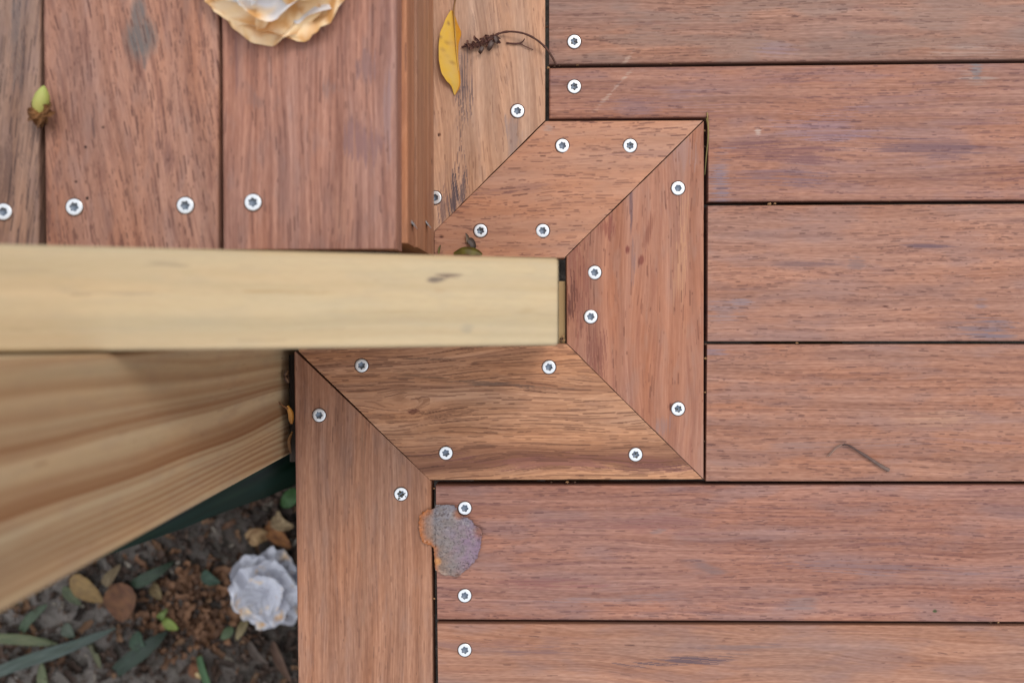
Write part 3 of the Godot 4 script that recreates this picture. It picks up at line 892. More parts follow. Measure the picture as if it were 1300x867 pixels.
func build_ground() -> void:
	soil_a = noise(7, 0.16, 4)
	soil_b = noise(8, 1.1, 3)
	var ticks := PackedFloat32Array()
	for v in [-60.0, -20.0, -8.0, -4.0, -2.0, -1.3]: ticks.append(v)
	var x := -0.9
	while x < 0.9:
		ticks.append(x)
		x += 0.004 if x > -0.46 and x < 0.46 else 0.03
	for v in [1.3, 2.0, 4.0, 8.0, 20.0, 60.0]: ticks.append(v)
	var b := Bag.new()
	var n := ticks.size() - 1
	var tint := noise(19, 0.3, 4)
	var tint2 := noise(29, 0.06, 3)
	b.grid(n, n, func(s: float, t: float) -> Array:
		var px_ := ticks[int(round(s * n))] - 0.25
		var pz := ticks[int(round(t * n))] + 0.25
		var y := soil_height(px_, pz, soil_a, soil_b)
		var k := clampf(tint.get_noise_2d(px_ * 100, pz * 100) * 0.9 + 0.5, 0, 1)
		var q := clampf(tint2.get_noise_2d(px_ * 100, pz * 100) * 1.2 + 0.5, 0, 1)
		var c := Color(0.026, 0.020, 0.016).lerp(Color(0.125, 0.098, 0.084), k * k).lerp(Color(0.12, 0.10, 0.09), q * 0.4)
		# pale veil of haze painted into the soil colour at front left
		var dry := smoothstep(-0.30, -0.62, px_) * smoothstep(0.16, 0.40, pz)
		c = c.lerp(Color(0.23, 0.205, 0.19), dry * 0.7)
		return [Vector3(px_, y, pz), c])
	var m := StandardMaterial3D.new()
	m.vertex_color_use_as_albedo = true
	m.roughness = 0.95
	m.uv1_triplanar = true
	m.uv1_world_triplanar = true
	m.uv1_scale = Vector3.ONE * 6.0
	var nt := ImageTexture.create_from_image(noise(31, 0.03, 5).get_seamless_image(512, 512))
	m.heightmap_enabled = true
	m.heightmap_texture = nt
	m.heightmap_scale = 0.6
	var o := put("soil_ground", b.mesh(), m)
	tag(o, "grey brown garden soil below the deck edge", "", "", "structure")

# ==================================================================== petals, leaves
func petal_mesh(length: float, width: float, rise: float, curl: float, cup: float, ruffle: float, brown: float, sd: int, white := Color(0.80, 0.81, 0.86), crumple := 1.0) -> ArrayMesh:
	## A petal along +x from the origin, its upper side up.
	var n1 := noise(sd, 0.9, 3)
	var b := Bag.new()
	var tan_ := Color(0.90, 0.65, 0.37)
	var rust := Color(0.64, 0.30, 0.075)
	b.grid(16, 16, func(s: float, t: float) -> Array:
		var u := t * 2.0 - 1.0
		var w := width * 0.5 * (0.22 + 0.78 * sin(minf(s * 1.25, 1.0) * PI / 2)) * (1.0 - 0.22 * smoothstep(0.75, 1.0, s))
		var notch := 0.05 * length * exp(-u * u * 14.0) * s * s
		var along := length * s * (1.0 - 0.30 * u * u * s) - notch + n1.get_noise_2d(u * 1.6, 40) * 0.05 * length * s
		var y := along * sin(rise) + curl * length * s * s + cup * w * u * u + ruffle * length * s * s * n1.get_noise_2d(u * 1.1 + 9, s * 1.0) * 2.0
		y += 0.0010 * crumple * n1.get_noise_2d(u * 2.6, s * 2.6 + 60)
		var p := Vector3(along * cos(rise), y, w * u)
		var edge := maxf(absf(u) * 0.6 + s * 0.5, s)
		var k := clampf(brown * 1.5 - 0.75 + edge * 0.55 + n1.get_noise_2d(u * 1.3 + 20, s * 1.6) * 1.1, 0.0, 1.0)
		k = smoothstep(0.15, 0.75, k)
		var vein := 0.5 + 0.5 * sin(u * 26.0 + n1.get_noise_2d(u * 2.0, s * 2.0) * 4.0)
		var c := white.lerp(tan_, k * (0.85 + 0.15 * vein))
		var q := smoothstep(0.02, 0.42, n1.get_noise_2d(u * 2.2 + 70, s * 2.4 + 5) + edge * 0.25 - 0.1) * k
		c = c.lerp(rust, q * 0.8)
		return [p, c])
	return b.mesh()

func blossom(called: String, label: String, where: Vector3, size: float, spec: Array, white := Color(0.80, 0.81, 0.86), crumple := 1.6) -> Node3D:
	var o := thing(called, label, "flower", where)
	for q in spec:   # turn, lift, length, width, rise, curl, cup, ruffle, brown, seed
		var p := put("petal", petal_mesh(q[2] * size, q[3] * size, q[4], q[5], q[6], q[7], q[8], q[9], white, crumple), mats.petal, o)
		p.position = Vector3(0, q[1] * size, 0)
		p.rotation = Vector3(0, q[0], 0)
	return o

func leaf_mesh(path: PackedVector3Array, left: Array, right: Array, fold: float, curl: float, col: Callable, thick := 0.0004) -> ArrayMesh:
	## A leaf along a midrib: half widths to either side, folded up along the rib, edges curled. Upper and lower skin.
	var b := Bag.new()
	var n := path.size() - 1
	var wide := func(a: Array, s: float) -> float:
		var f := s * (a.size() - 1)
		var k := mini(int(f), a.size() - 2)
		return lerpf(a[k], a[k + 1], smoothstep(0, 1, f - k) * 0.4 + (f - k) * 0.6)
	for skin in [0, 1]:
		b.grid(n, 8, func(s: float, t: float) -> Array:
			var k := int(round(s * n))
			var d := (path[mini(k + 1, n)] - path[maxi(k - 1, 0)]).normalized()
			var side := Vector3.UP.cross(d).normalized()
			var up := d.cross(side).normalized()
			var u := t * 2.0 - 1.0
			var w: float = wide.call(right if u > 0 else left, s)
			var p := path[k] + side * (w * u) + up * (absf(u) * w * fold + u * u * w * curl)
			if skin == 1: p -= up * thick
			return [p, col.call(s, u)])
	return b.mesh()

func lerp_tone(a: Color, b: Color, k: float) -> Color:
	return a.lerp(b, clampf(k, 0, 1))

func build_plants() -> void:
	# blossom on the step, cut by the top of the frame
	var c := at(341, -66, STEP + 0.016)
	var spec := []
	var rng := RandomNumberGenerator.new()
	rng.seed = 5
	# outermost petals lie flat and are the brownest
	for k in 9:
		spec.append([TAU * k / 9.0 + 0.35 + rng.randf_range(-0.1, 0.1), -0.30 + 0.05 * (k % 2), 0.97 + rng.randf_range(-0.07, 0.07), 1.22, 0.04, 0.06, 0.12, 0.10, 0.3 if k == 8 else rng.randf_range(0.75, 1.0), 500 + k])
	for k in 6:
		spec.append([TAU * k / 6.0 + 0.55, -0.14, 0.86 + rng.randf_range(-0.05, 0.05), 0.92, 0.20, 0.08, 0.18, 0.12, [0.8, 0.15, 0.9, 0.35, 0.3, 0.7][k], 520 + k])
	for k in 6:
		spec.append([TAU * k / 6.0 + 0.2, -0.05, 0.70, 0.80, 0.42, 0.10, 0.25, 0.14, [0.7, 0.25, 0.9, 0.95, 0.1, 0.7][k], 540 + k])
	for k in 5:
		spec.append([TAU * k / 5.0, 0.02, 0.48, 0.55, 0.80, 0.1, 0.35, 0.12, [0.2, 0.6, 0.1, 0.8, 0.3][k], 560 + k])
	blossom("camellia_blossom", "large browning white blossom lying on the step boards", c, 0.0470, spec)
	# blossom on the soil
	spec = []
	for k in 6:
		spec.append([TAU * k / 6.0 + 0.3, -0.24, 1.0, 1.05, 0.10, 0.06, 0.20, 0.14, [0.05, 0.1, 0.0, 0.1, 0.3, 0.15][k], 600 + k])
	for k in 5:
		spec.append([TAU * k / 5.0, -0.1, 0.85, 0.9, 0.30, 0.08, 0.25, 0.16, [0.0, 0.1, 0.05, 0.3, 0.2][k], 620 + k])
	for k in 4:
		spec.append([TAU * k / 4.0 + 0.4, 0.0, 0.6, 0.7, 0.65, 0.1, 0.3, 0.16, [0.0, 0.2, 0.1, 0.3][k], 640 + k])
	var g := ground_at(347, 742)
	blossom("camellia_blossom", "white blossom lying on the soil below the deck edge", g + Vector3(0, 0.018, 0), 0.0495, spec, Color(0.60, 0.61, 0.69), 3.0)  # greyed petal white: shade from deck and post painted into the colour
	# yellow leaf on the border board
	var yl := lin(232, 182, 40); var yo := lin(226, 150, 32); var yp := lin(222, 188, 96); var ysp := lin(140, 92, 24)
	var rib := []
	for q in [[573.5, 14], [575.5, 30], [577, 46], [578.5, 62], [580.5, 80], [582.5, 98], [582.5, 110], [577.5, 121]]:
		rib.append(at(q[0], q[1], 0.0) + Vector3(0, 0.0015, 0))
	for k in rib.size(): rib[k].y = 0.0012 + 0.002 * sin(PI * k / 7.0)
	var n1 := noise(77, 1.5, 3)
	var mm := 1.0 / 1894.0
	var o := thing("fallen_leaf", "bright yellow folded leaf lying beside the step riser", "leaf")
	var lm := leaf_mesh(smooth_path(rib, 26), [1.5 * mm, 11 * mm, 18 * mm, 20.5 * mm, 22 * mm, 21 * mm, 14 * mm, 1 * mm], [1 * mm, 5 * mm, 9.5 * mm, 4 * mm, 2 * mm, 2 * mm, 2 * mm, 0.5 * mm], 0.16, 0.05, func(s: float, u: float) -> Color:
		var k := n1.get_noise_2d(s * 4.0, u * 1.2)
		var col := yl.lerp(yo, clampf(0.35 + u * 0.8 + (s - 0.5) * 0.3 + k, 0, 1))
		col = col.lerp(yp, clampf(smoothstep(0.4, 0.9, 1.0 - absf(u + 0.35)) * (s * 0.7) + k * 0.5, 0, 0.8))
		return col.lerp(ysp, clampf((n1.get_noise_2d(s * 16.0, u * 8.0 + 40) - 0.35) * 4.0, 0, 0.8)))
	put("blade", lm, mats.leaf, o)
	var stem := Bag.new()
	var sp := smooth_path([at(579.5, -14, 0.001), at(578, 0, 0.002), at(576, 12, 0.003), at(577, 30, 0.0035), at(579, 60, 0.0042), at(582, 90, 0.003)], 14)
	var sr := PackedFloat32Array()
	for k in sp.size(): sr.append(lerpf(0.00055, 0.0003, k / 14.0))
	tube(stem, sp, sr, 6, func(s: float, _a: float) -> Color: return lin(120, 78, 60).lerp(lin(214, 170, 90), s * 1.3))
	put("stalk", stem.mesh(), mats.dry, o)
	# withered petal lying over the gap
	build_wilted_petal()
	# bud in the gap of the step
	var bud := thing("flower_bud", "small pale green bud in a brown calyx on the step gap", "bud")
	var bp := []
	for q in [[50, 140, 0.006], [51.5, 130, 0.008], [53.5, 120, 0.008], [55, 109, 0.006]]:
		bp.append(at(q[0], q[1], STEP + q[2]))
	var bb := Bag.new()
	tube(bb, smooth_path(bp, 10), PackedFloat32Array([0.0030, 0.0038, 0.0042, 0.0043, 0.0041, 0.0038, 0.0036, 0.0029, 0.0021, 0.0012, 0.0003]), 12, func(s: float, a: float) -> Color: return lin(196, 190, 110).lerp(lin(172, 186, 96), s + 0.15 * sin(a * 3.0)))
	put("bud_tip", bb.mesh(), mats.leaf, bud)
	for q in [[0.3, 36, 148], [1.4, 46, 160], [2.6, 67, 142], [3.9, 62, 133], [5.2, 39, 136], [0.9, 57, 157], [0.2, 50, 161]]:
		var sc := leaf_mesh(smooth_path([at(51, 141, STEP + 0.006), at((51 + q[1]) / 2.0, (141 + q[2]) / 2.0, STEP + 0.010), at(q[1], q[2], STEP + 0.005)], 8), [0.001, 0.0032, 0.0034, 0.0010], [0.001, 0.0032, 0.0034, 0.0010], 0.3, 0.3, func(s: float, u: float) -> Color: return lin(150, 104, 52).lerp(lin(104, 62, 40), s * 0.7 + absf(u) * 0.3))
		put("calyx_scale", sc, mats.dry, bud)

func build_wilted_petal() -> void:
	var outline := [531.5, 662, 533, 655, 537, 650, 543, 646, 547, 645.5, 552, 645, 553.5, 640.5, 560, 640, 568, 640, 577, 640.5, 580, 644, 581.5, 650, 586, 654, 592, 655.5, 598, 659, 603, 665, 609, 668.5, 613, 675, 612, 685, 610, 694, 607.5, 704, 603, 712, 597, 718.5, 590, 724, 584, 729.5, 578, 731.5, 569, 729.5, 560, 728, 553.5, 723, 551.5, 714, 551.5, 703, 550.5, 695, 547, 691.5, 542, 690.5, 536, 686.5, 533, 679, 532, 670]
	var pts := PackedVector2Array()
	for k in range(0, outline.size(), 2): pts.append(Vector2(outline[k], outline[k + 1]))
	# a fine grid clipped to the outline
	var n := noise(91, 0.11, 3)
	var n2 := noise(92, 0.05, 3)
	var cr := noise(93, 0.16, 2)
	cr.noise_type = FastNoiseLite.TYPE_CELLULAR
	cr.cellular_return_type = FastNoiseLite.RETURN_DISTANCE2_SUB
	var lines := noise(95, 0.13, 2)
	var bag := Bag.new()
	var edge_pts := PackedVector2Array()
	for k in pts.size():
		var a := pts[k]; var b := pts[(k + 1) % pts.size()]
		for s in 4: 
			var e := a.lerp(b, s / 4.0)
			edge_pts.append(e + Vector2(n.get_noise_2d(e.x * 3, e.y * 3), n.get_noise_2d(e.x * 3 + 90, e.y * 3)) * 1.6)
	var all := edge_pts.duplicate()
	var y := 640.0
	var row := 0
	while y < 732:
		var x := 531.0 + (0.5 if row % 2 else 0.0)
		while x < 614:
			var p := Vector2(x, y)
			if Geometry2D.is_point_in_polygon(p, edge_pts):
				var near := 1e9
				for e in edge_pts: near = minf(near, p.distance_squared_to(e))
				if near > 0.6: all.append(p)
			x += 1.15
		y += 1.1
		row += 1
	var grey := lin(136, 124, 124); var lilac := lin(140, 114, 136); var tanc := lin(146, 118, 100); var slate := lin(138, 134, 144); var orange := lin(180, 104, 48); var amber := lin(206, 140, 72); var browny := lin(110, 66, 48)
	var edge_d := func(p: Vector2) -> float:
		var near := 1e9
		for e in edge_pts: near = minf(near, p.distance_squared_to(e))
		return sqrt(near)
	for p in all:
		var ed: float = edge_d.call(p)
		var lobe := smoothstep(553.0, 545.0, p.x)
		var h := 0.0009 + 0.0016 * clampf(ed / 12.0, 0, 1)
		h += 0.0016 * smoothstep(4.5, 0.0, ed) * (0.6 + n2.get_noise_2d(p.x, p.y))
		var crk := cr.get_noise_2d(p.x * 1.0, p.y * 2.2)
		h += 0.00035 * clampf(crk + 1.0, 0, 1) + 0.0005 * n.get_noise_2d(p.x * 0.7, p.y * 1.5)
		if p.x > 546.5 and p.x < 553 : h -= 0.0006
		# rests clear of the screw head it laps
		var ds := p.distance_to(Vector2(590, 645))
		if ds < 13.0: h += 0.0006 * smoothstep(13.0, 8.0, ds)
		var k := n2.get_noise_2d(p.x, p.y)
		var c := grey.lerp(lilac, clampf(0.35 + k * 0.7 + (p.x - 578) / 40.0, 0, 1))
		c = c.lerp(slate, clampf((672 - p.y) / 34.0 + k, 0, 0.75))
		c = c.lerp(tanc, clampf((575 - p.x) / 45.0 + (p.y - 695) / 60.0 + k * 0.6, 0, 0.75))
		var line := absf(lines.get_noise_2d(p.x * 0.8 + p.y * 0.35, p.y * 1.9 - p.x * 0.5))
		c = c.lerp(lin(84, 72, 76), (1.0 - lobe) * 0.8 * smoothstep(0.075, 0.02, line) * smoothstep(-0.5, 0.2, n2.get_noise_2d(p.x * 1.5 + 200, p.y * 1.5) + 0.2))
		h -= 0.0006 * smoothstep(0.12, 0.02, line)
		c = c.lerp(tanc.lerp(lin(176, 128, 104), 0.6), lobe * 0.6)
		c = c.lerp(orange, smoothstep(11.0, 0.5, ed) * (lobe * 1.0 + 0.8 * smoothstep(562, 552, p.x) * smoothstep(688, 696, p.y)))
		c = c.lerp(amber, smoothstep(7.0, 2.0, p.distance_to(Vector2(556, 712))) * 0.7)
		c = c.lerp(orange.lerp(browny, 0.4), smoothstep(10.0, 3.0, p.distance_to(Vector2(583, 652))) * 0.8)
		c = c.lerp(browny.lerp(orange, 0.3), smoothstep(14.0, 2.0, p.distance_to(Vector2(610, 674))) * 0.8)
		c = c.lerp(browny, smoothstep(1.4, 0.0, ed) * 0.5)
		c = c * (1.0 + 0.30 * n.get_noise_2d(p.x * 0.7 + 300, p.y * 1.6))
		var w := at(p.x, p.y, 0.0)
		w.y = h
		bag.add(w, Vector3.UP, Vector2.ZERO, c)
	var tri := Geometry2D.triangulate_delaunay(all)
	for k in range(0, tri.size(), 3):
		var m := (all[tri[k]] + all[tri[k + 1]] + all[tri[k + 2]]) / 3.0
		if Geometry2D.is_point_in_polygon(m, edge_pts): bag.tri(tri[k], tri[k + 1], tri[k + 2])
	# normals from the faces
	var nn := PackedVector3Array()
	nn.resize(bag.v.size())
	for k in range(0, bag.i.size(), 3):
		var f := (bag.v[bag.i[k + 2]] - bag.v[bag.i[k]]).cross(bag.v[bag.i[k + 1]] - bag.v[bag.i[k]])
		if f.y < 0: f = -f
		for q in 3: nn[bag.i[k + q]] += f
	for k in nn.size(): bag.n[k] = nn[k].normalized() if nn[k].length() > 0 else Vector3.UP
	# turned down rim, so that the sheet has thickness
	var ne := edge_pts.size()
	var base := bag.v.size()
	for k in ne:
		bag.add(bag.v[k], bag.n[k], Vector2.ZERO, bag.c[k] * 0.9)
		bag.add(bag.v[k] - Vector3(0, 0.0005, 0), bag.n[k], Vector2.ZERO, bag.c[k] * 0.9)
	for k in ne:
		var q := (k + 1) % ne
		bag.quad(base + k * 2, base + k * 2 + 1, base + q * 2 + 1, base + q * 2)
	var m: StandardMaterial3D = mats.dry.duplicate()
	m.roughness = 0.38
	var o := put("wilted_petal", bag.mesh(), m)
	tag(o, "grey lilac wilted petal with orange rim over the board gap", "petal")

# ==================================================================== twigs, litter
func twig(o: Node3D, called: String, pts: Array, r0: float, r1: float, c0: Color, c1: Color, steps := 16) -> void:
	var b := Bag.new()
	var path := smooth_path(pts, steps)
	var rr := PackedFloat32Array()
	var nz := noise(int(pts[0].x * 1e5) + 3, 0.8, 2)
	for k in path.size():
		rr.append(lerpf(r0, r1, float(k) / steps) * (1.0 + 0.35 * nz.get_noise_1d(k)))
	tube(b, path, rr, 7, func(s: float, a: float) -> Color: return c0.lerp(c1, s) * (0.8 + 0.25 * nz.get_noise_2d(s * 20.0, a * 2.0)))
	put(called, b.mesh(), mats.dry, o)

func litter_leaf(called: String, label: String, cat: String, ends: Array, lift: float, wide: float, c0: Color, c1: Color, mat: String, fold := 0.25, sd := 1, base := SOIL) -> void:
	## A leaf on the soil through picture points, arched by «lift».
	var pts := []
	var n := ends.size() / 2
	for k in n:
		var p := ground_at(ends[k * 2], ends[k * 2 + 1]) if base == SOIL else at(ends[k * 2], ends[k * 2 + 1], base)
		p.y += 0.005 + lift * sin(PI * (k + 0.4) / (n + 0.2))
		if base != SOIL and k == 0: p.y = SOIL + 0.01   # it grows from the soil under the deck
		pts.append(p)
	if base == SOIL: wide *= 1.19
	var nz := noise(sd, 1.2, 3)
	if base == SOIL:
		for pass_ in 2:
			var cc := c0 if pass_ == 0 else c1
			var l := cc.get_luminance()
			cc = cc.lerp(Color(l, l, l), 0.10) * 0.88
			if pass_ == 0: c0 = cc
			else: c1 = cc
	var prof := [wide * 0.25, wide * 0.8, wide, wide * 0.85, wide * 0.5, wide * 0.06]
	if mat == "glossy" or called == "dying_grass" or called == "strap_leaf": prof = [wide * 0.7, wide * 0.9, wide, wide, wide * 0.7, wide * 0.08]
	var m := leaf_mesh(smooth_path(pts, 16), prof, prof, fold, 0.15, func(s: float, u: float) -> Color:
		return c0.lerp(c1, clampf(0.5 + nz.get_noise_2d(s * 3.0, u * 1.5) * 1.4, 0, 1)) * (0.9 + 0.2 * nz.get_noise_2d(s * 9.0, u * 5.0 + 30)))
	var o := put(called, m, mats[mat])
	tag(o, label, cat)

func build_debris() -> void:
	# dried flower stalk beside the yellow leaf
	var st := thing("dried_flower_stalk", "dried brown flower head on a thin curved stalk", "stalk")
	var brown := lin(104, 66, 58); var dk := lin(76, 46, 42); var gry := lin(128, 112, 108)
	twig(st, "stem", [at(632, 43, 0.0025), at(642, 40.5, 0.0035), at(654, 40.5, 0.005), at(668, 43.5, 0.006), at(682, 51, 0.006), at(694, 62, 0.005), at(702, 74, 0.003), at(706, 82, 0.0008)], 0.0007, 0.00075, brown, lin(104, 70, 60), 24)
	twig(st, "stem", [at(586, 60, 0.001), at(598, 57, 0.002), at(612, 56, 0.003), at(626, 47, 0.003), at(634, 42, 0.003)], 0.0007, 0.0009, brown, brown, 12)
	var rng := RandomNumberGenerator.new()
	rng.seed = 12
	for k in 54:
		var f := rng.randf()
		var c := Vector2(lerpf(590, 631, f), lerpf(59, 47, f)) + Vector2(rng.randf_range(-4, 4), rng.randf_range(-6, 6) * (0.5 + 0.5 * f))
		var a := rng.randf_range(0, TAU)
		var l := rng.randf_range(3, 8)
		var e := c + Vector2(cos(a), sin(a)) * l
		var w := rng.randf_range(0.0005, 0.0012)
		var q := rng.randf()
		put("sepal", leaf_mesh(smooth_path([at(c.x, c.y, rng.randf_range(0.001, 0.003)), at((c.x + e.x) / 2, (c.y + e.y) / 2, 0.0035), at(e.x, e.y, rng.randf_range(0.0008, 0.004))], 6), [w * 0.5, w, w * 0.2], [w * 0.5, w, w * 0.2], 0.5, 0.4, func(s: float, _u: float) -> Color: return brown.lerp(dk if q < 0.6 else lin(134, 92, 76), s)), mats.dry, st)
	for q in [[626, 52, 620, 64, 0.0017], [629, 46, 632, 55, 0.0015], [613, 60, 609, 68, 0.0014]]:
		put("withered_petal", leaf_mesh(smooth_path([at(q[0], q[1], 0.0035), at((q[0] + q[2]) / 2.0, (q[1] + q[3]) / 2.0, 0.005), at(q[2], q[3], 0.0015)], 8), [q[4] * 0.5, q[4], q[4] * 0.9, q[4] * 0.3], [q[4] * 0.5, q[4], q[4] * 0.9, q[4] * 0.3], 0.35, 0.5, func(s: float, u: float) -> Color: return gry.lerp(dk, absf(u) * 0.6 + 0.3 * s)), mats.dry, st)
	# forked twig
	var tw := thing("forked_twig", "tiny brown forked twig below the curved dried stalk", "twig")
	twig(tw, "stem", [at(643, 54.5, 0.0008), at(652, 55.5, 0.0012), at(661, 55, 0.0011)], 0.0007, 0.00065, brown, brown, 8)
	twig(tw, "fork", [at(660, 55, 0.0011), at(664, 52.5, 0.0016), at(666, 49, 0.0018)], 0.0006, 0.0003, brown, brown, 5)
	twig(tw, "fork", [at(660, 55, 0.0011), at(667, 59, 0.0013), at(677, 63, 0.0008)], 0.0005, 0.00025, brown, lin(128, 90, 78), 6)
	# twig on the fourth long board
	var t2 := thing("bent_twig", "bent grey twig lying on the right hand deck board", "twig")
	twig(t2, "stem", [at(1129, 597, 0.0011), at(1118, 591, 0.0013), at(1106, 583, 0.0013), at(1092, 574, 0.0015), at(1077, 565, 0.0024), at(1070, 564.5, 0.0025)], 0.00135, 0.0006, lin(140, 116, 108), lin(84, 58, 56), 18)
	twig(t2, "bark_strip", [at(1075, 564, 0.0026), at(1066, 564.5, 0.0026), at(1058, 571, 0.0018), at(1050, 580, 0.0006)], 0.0004, 0.00022, lin(140, 104, 94), lin(170, 138, 124), 12)
	twig(t2, "bark_strip", [at(1072, 563, 0.0027), at(1062, 569, 0.0015), at(1053, 579, 0.0005)], 0.0003, 0.0002, lin(170, 142, 130), lin(186, 160, 146), 12)
	# dry grass stalk in the gap by the mitre corner
	var gs := thing("grass_stalk", "dry olive grass stalk caught in the gap at the notched board corner", "grass stalk")
	twig(gs, "stem", [at(898, 143, 0.0006), at(899.2, 158, 0.0012), at(899, 178, 0.001), at(897, 198, -0.0005), at(895, 222, -0.002)], 0.0005, 0.0004, lin(176, 150, 96), lin(110, 104, 60), 16)
	twig(gs, "stem", [at(897, 150, 0.0004), at(899.8, 166, 0.0008), at(898.6, 186, 0.0002), at(896, 204, -0.0012)], 0.0004, 0.0003, lin(140, 128, 70), lin(128, 118, 72), 12)
	# bits beside the stringer on the salmon board
	var lf := thing("leaf_scrap", "small grey withered leaf scrap beside a screw and the stringer", "leaf")
	put("blade", leaf_mesh(smooth_path([at(594, 303, 0.001), at(600, 309, 0.003), at(602, 317, 0.001)], 8), [0.0006, 0.0022, 0.002, 0.0005], [0.0006, 0.0024, 0.0018, 0.0005], 0.3, 0.3, func(s: float, u: float) -> Color: return lin(116, 108, 106).lerp(lin(70, 58, 54), absf(u) * 0.5 + 0.4 * s)), mats.dry, lf)
	put("blade", leaf_mesh(smooth_path([at(591, 296, 0.003), at(593.5, 301, 0.002), at(594, 310, 0.001)], 6), [0.0002, 0.0010, 0.0012, 0.0004], [0.0002, 0.001, 0.0009, 0.0004], 0.4, 0.2, func(s: float, _u: float) -> Color: return lin(84, 76, 78).lerp(lin(176, 150, 120), s * 0.8)), mats.dry, lf)
	var ol := put("fallen_leaf", leaf_mesh(smooth_path([at(576, 322, 0.001), at(590, 317, 0.003), at(604, 319, 0.002), at(612, 323, 0.001)], 12), [0.0008, 0.0030, 0.0034, 0.0008], [0.0006, 0.0018, 0.002, 0.0006], 0.2, 0.2, func(s: float, u: float) -> Color: return lin(120, 112, 36).lerp(lin(84, 66, 24), absf(sin(s * 9.0)) * 0.6 + absf(u) * 0.2)), mats.leaf)
	tag(ol, "olive green leaf half under the pale stringer", "leaf")
	var gf := put("green_fragment", leaf_mesh(smooth_path([at(559, 311, 0.002), at(557.5, 316, 0.002), at(557, 322, 0.001)], 6), [0.0003, 0.0007, 0.0004], [0.0004, 0.0007, 0.0004], 0.3, 0.2, func(s: float, _u: float) -> Color: return lin(84, 66, 50).lerp(lin(150, 150, 84), s)), mats.leaf)
	tag(gf, "tiny green plant scrap at the foot of the riser", "plant scrap")
	# debris in the gap between post and border
	var gl := thing("curled_leaf", "curled amber leaf stuck between the pine post and the deck edge", "leaf")
	put("blade", leaf_mesh(smooth_path([at(365, 515, 0.001), at(370, 525, -0.001), at(370.5, 538, -0.004)], 8), [0.0008, 0.002, 0.0022, 0.0008], [0.0006, 0.0016, 0.0014, 0.0004], 0.4, 0.3, func(s: float, u: float) -> Color: return lin(214, 148, 52).lerp(lin(150, 92, 40), s * 0.5 + absf(u) * 0.4)), mats.leaf, gl)
	twig(gl, "stalk", [at(350, 508, 0.006), at(356, 513, 0.004), at(365, 519, 0.001)], 0.0006, 0.0008, lin(112, 72, 50), lin(150, 98, 54), 8)
	put("blade", leaf_mesh(smooth_path([at(371, 548, -0.006), at(367, 560, -0.004), at(369, 576, -0.008)], 8), [0.0005, 0.0011, 0.001, 0.0004], [0.0005, 0.001, 0.001, 0.0004], 0.6, 0.3, func(s: float, _u: float) -> Color: return lin(140, 96, 50).lerp(lin(96, 66, 42), s)), mats.dry, gl)
	var gk := thing("brown_seed_husk", "small brown husk in the dark gap between post and deck below the stringer", "husk")
	for q in [[363, 474, 366, 486, 0.002], [366, 470, 362, 480, 0.0016], [365, 484, 361, 476, 0.0014]]:
		put("scale", leaf_mesh(smooth_path([at(q[0], q[1], -0.004), at((q[0] + q[2]) / 2.0, (q[1] + q[3]) / 2.0, -0.001), at(q[2], q[3], -0.003)], 6), [q[4] * 0.4, q[4], q[4] * 0.3], [q[4] * 0.4, q[4], q[4] * 0.3], 0.5, 0.4, func(s: float, u: float) -> Color: return lin(150, 112, 80).lerp(lin(84, 58, 44), absf(u) + s * 0.3)), mats.dry, gk)
	# crumbs of sawdust and dirt in the gaps
	var crumbs := Bag.new()
	for q in [[776, 82, 2.2], [840, 80.5, 2], [851, 80.5, 2.4], [924, 79, 1.6], [927, 79.5, 1.6], [1063, 77, 2.4], [733, 82.5, 2.0], [808, 81, 1.4], [1150, 254.5, 2.2], [1130, 255, 1.4], [1279, 254, 2.0], [977, 259, 3], [984, 258.5, 2], [1012, 435.5, 2.2], [896, 437, 2.4], [896, 455, 3], [895.6, 498, 2.2], [895, 560, 2.0], [694.5, 34, 2.6], [696, 86, 2.4], [704, 84, 2.2], [710, 83.5, 1.6], [1258, 790, 2.0], [1268, 790, 1.8], [720, 612, 2.4], [730, 612, 1.8], [700, 612, 1.5], [551, 620, 1.8], [551, 760, 2.0], [716, 432, 2.4], [713, 430, 2.6], [715, 427, 2.2], [894.5, 166, 2], [895, 186, 1.8], [712, 434, 2]]:
		var p := at(q[0], q[1], -0.001 - rng.randf() * 0.0015)
		var col := lin(190, 146, 104) if rng.randf() < 0.6 else lin(104, 74, 56)
		var rr: float = q[2] / 1894.0 * 0.85
		var first := crumbs.v.size()
		for y in 5:
			for x in 8:
				var n := Vector3(cos(TAU * x / 7) * sin(PI * y / 4), cos(PI * y / 4), sin(TAU * x / 7) * sin(PI * y / 4))
				crumbs.add(p + n * rr * (0.75 + 0.4 * sin(x * 2.3 + y * 1.7 + q[0])) * Vector3(1.3, 0.8, 0.9), n, Vector2.ZERO, col)
		for y in 4:
			for x in 7:
				var o := first + y * 8 + x
				crumbs.quad(o, o + 1, o + 9, o + 8)
	tag(put("sawdust_crumbs", crumbs.mesh(), mats.dry), "crumbs of sawdust and dirt caught in the board gaps", "", "", "stuff")
	# ------------------------------------------------------------ on the soil
	var dg := Color(0.004, 0.011, 0.008); var dg2 := Color(0.009, 0.022, 0.016)
	litter_leaf("strap_leaf", "broad dark green strap leaf running under the foot of the post", "leaf", [480, 535, 372, 590, 285, 628, 200, 668, 120, 708], 0.0, 0.0165, dg, dg2, "glossy", 0.12, 61, -0.22)
	litter_leaf("strap_leaf", "long blue green strap leaf at the bottom left corner", "leaf", [-30, 862, 40, 834, 90, 818, 150, 795], 0.012, 0.006, lin(84, 96, 88), lin(110, 124, 118), "glossy", 0.3, 62)
	litter_leaf("dying_grass", "pale green blade pointing right from the left edge", "grass blade", [-20, 806, 30, 808, 78, 814], 0.006, 0.0052, lin(120, 124, 84), lin(96, 110, 72), "leaf", 0.3, 63)
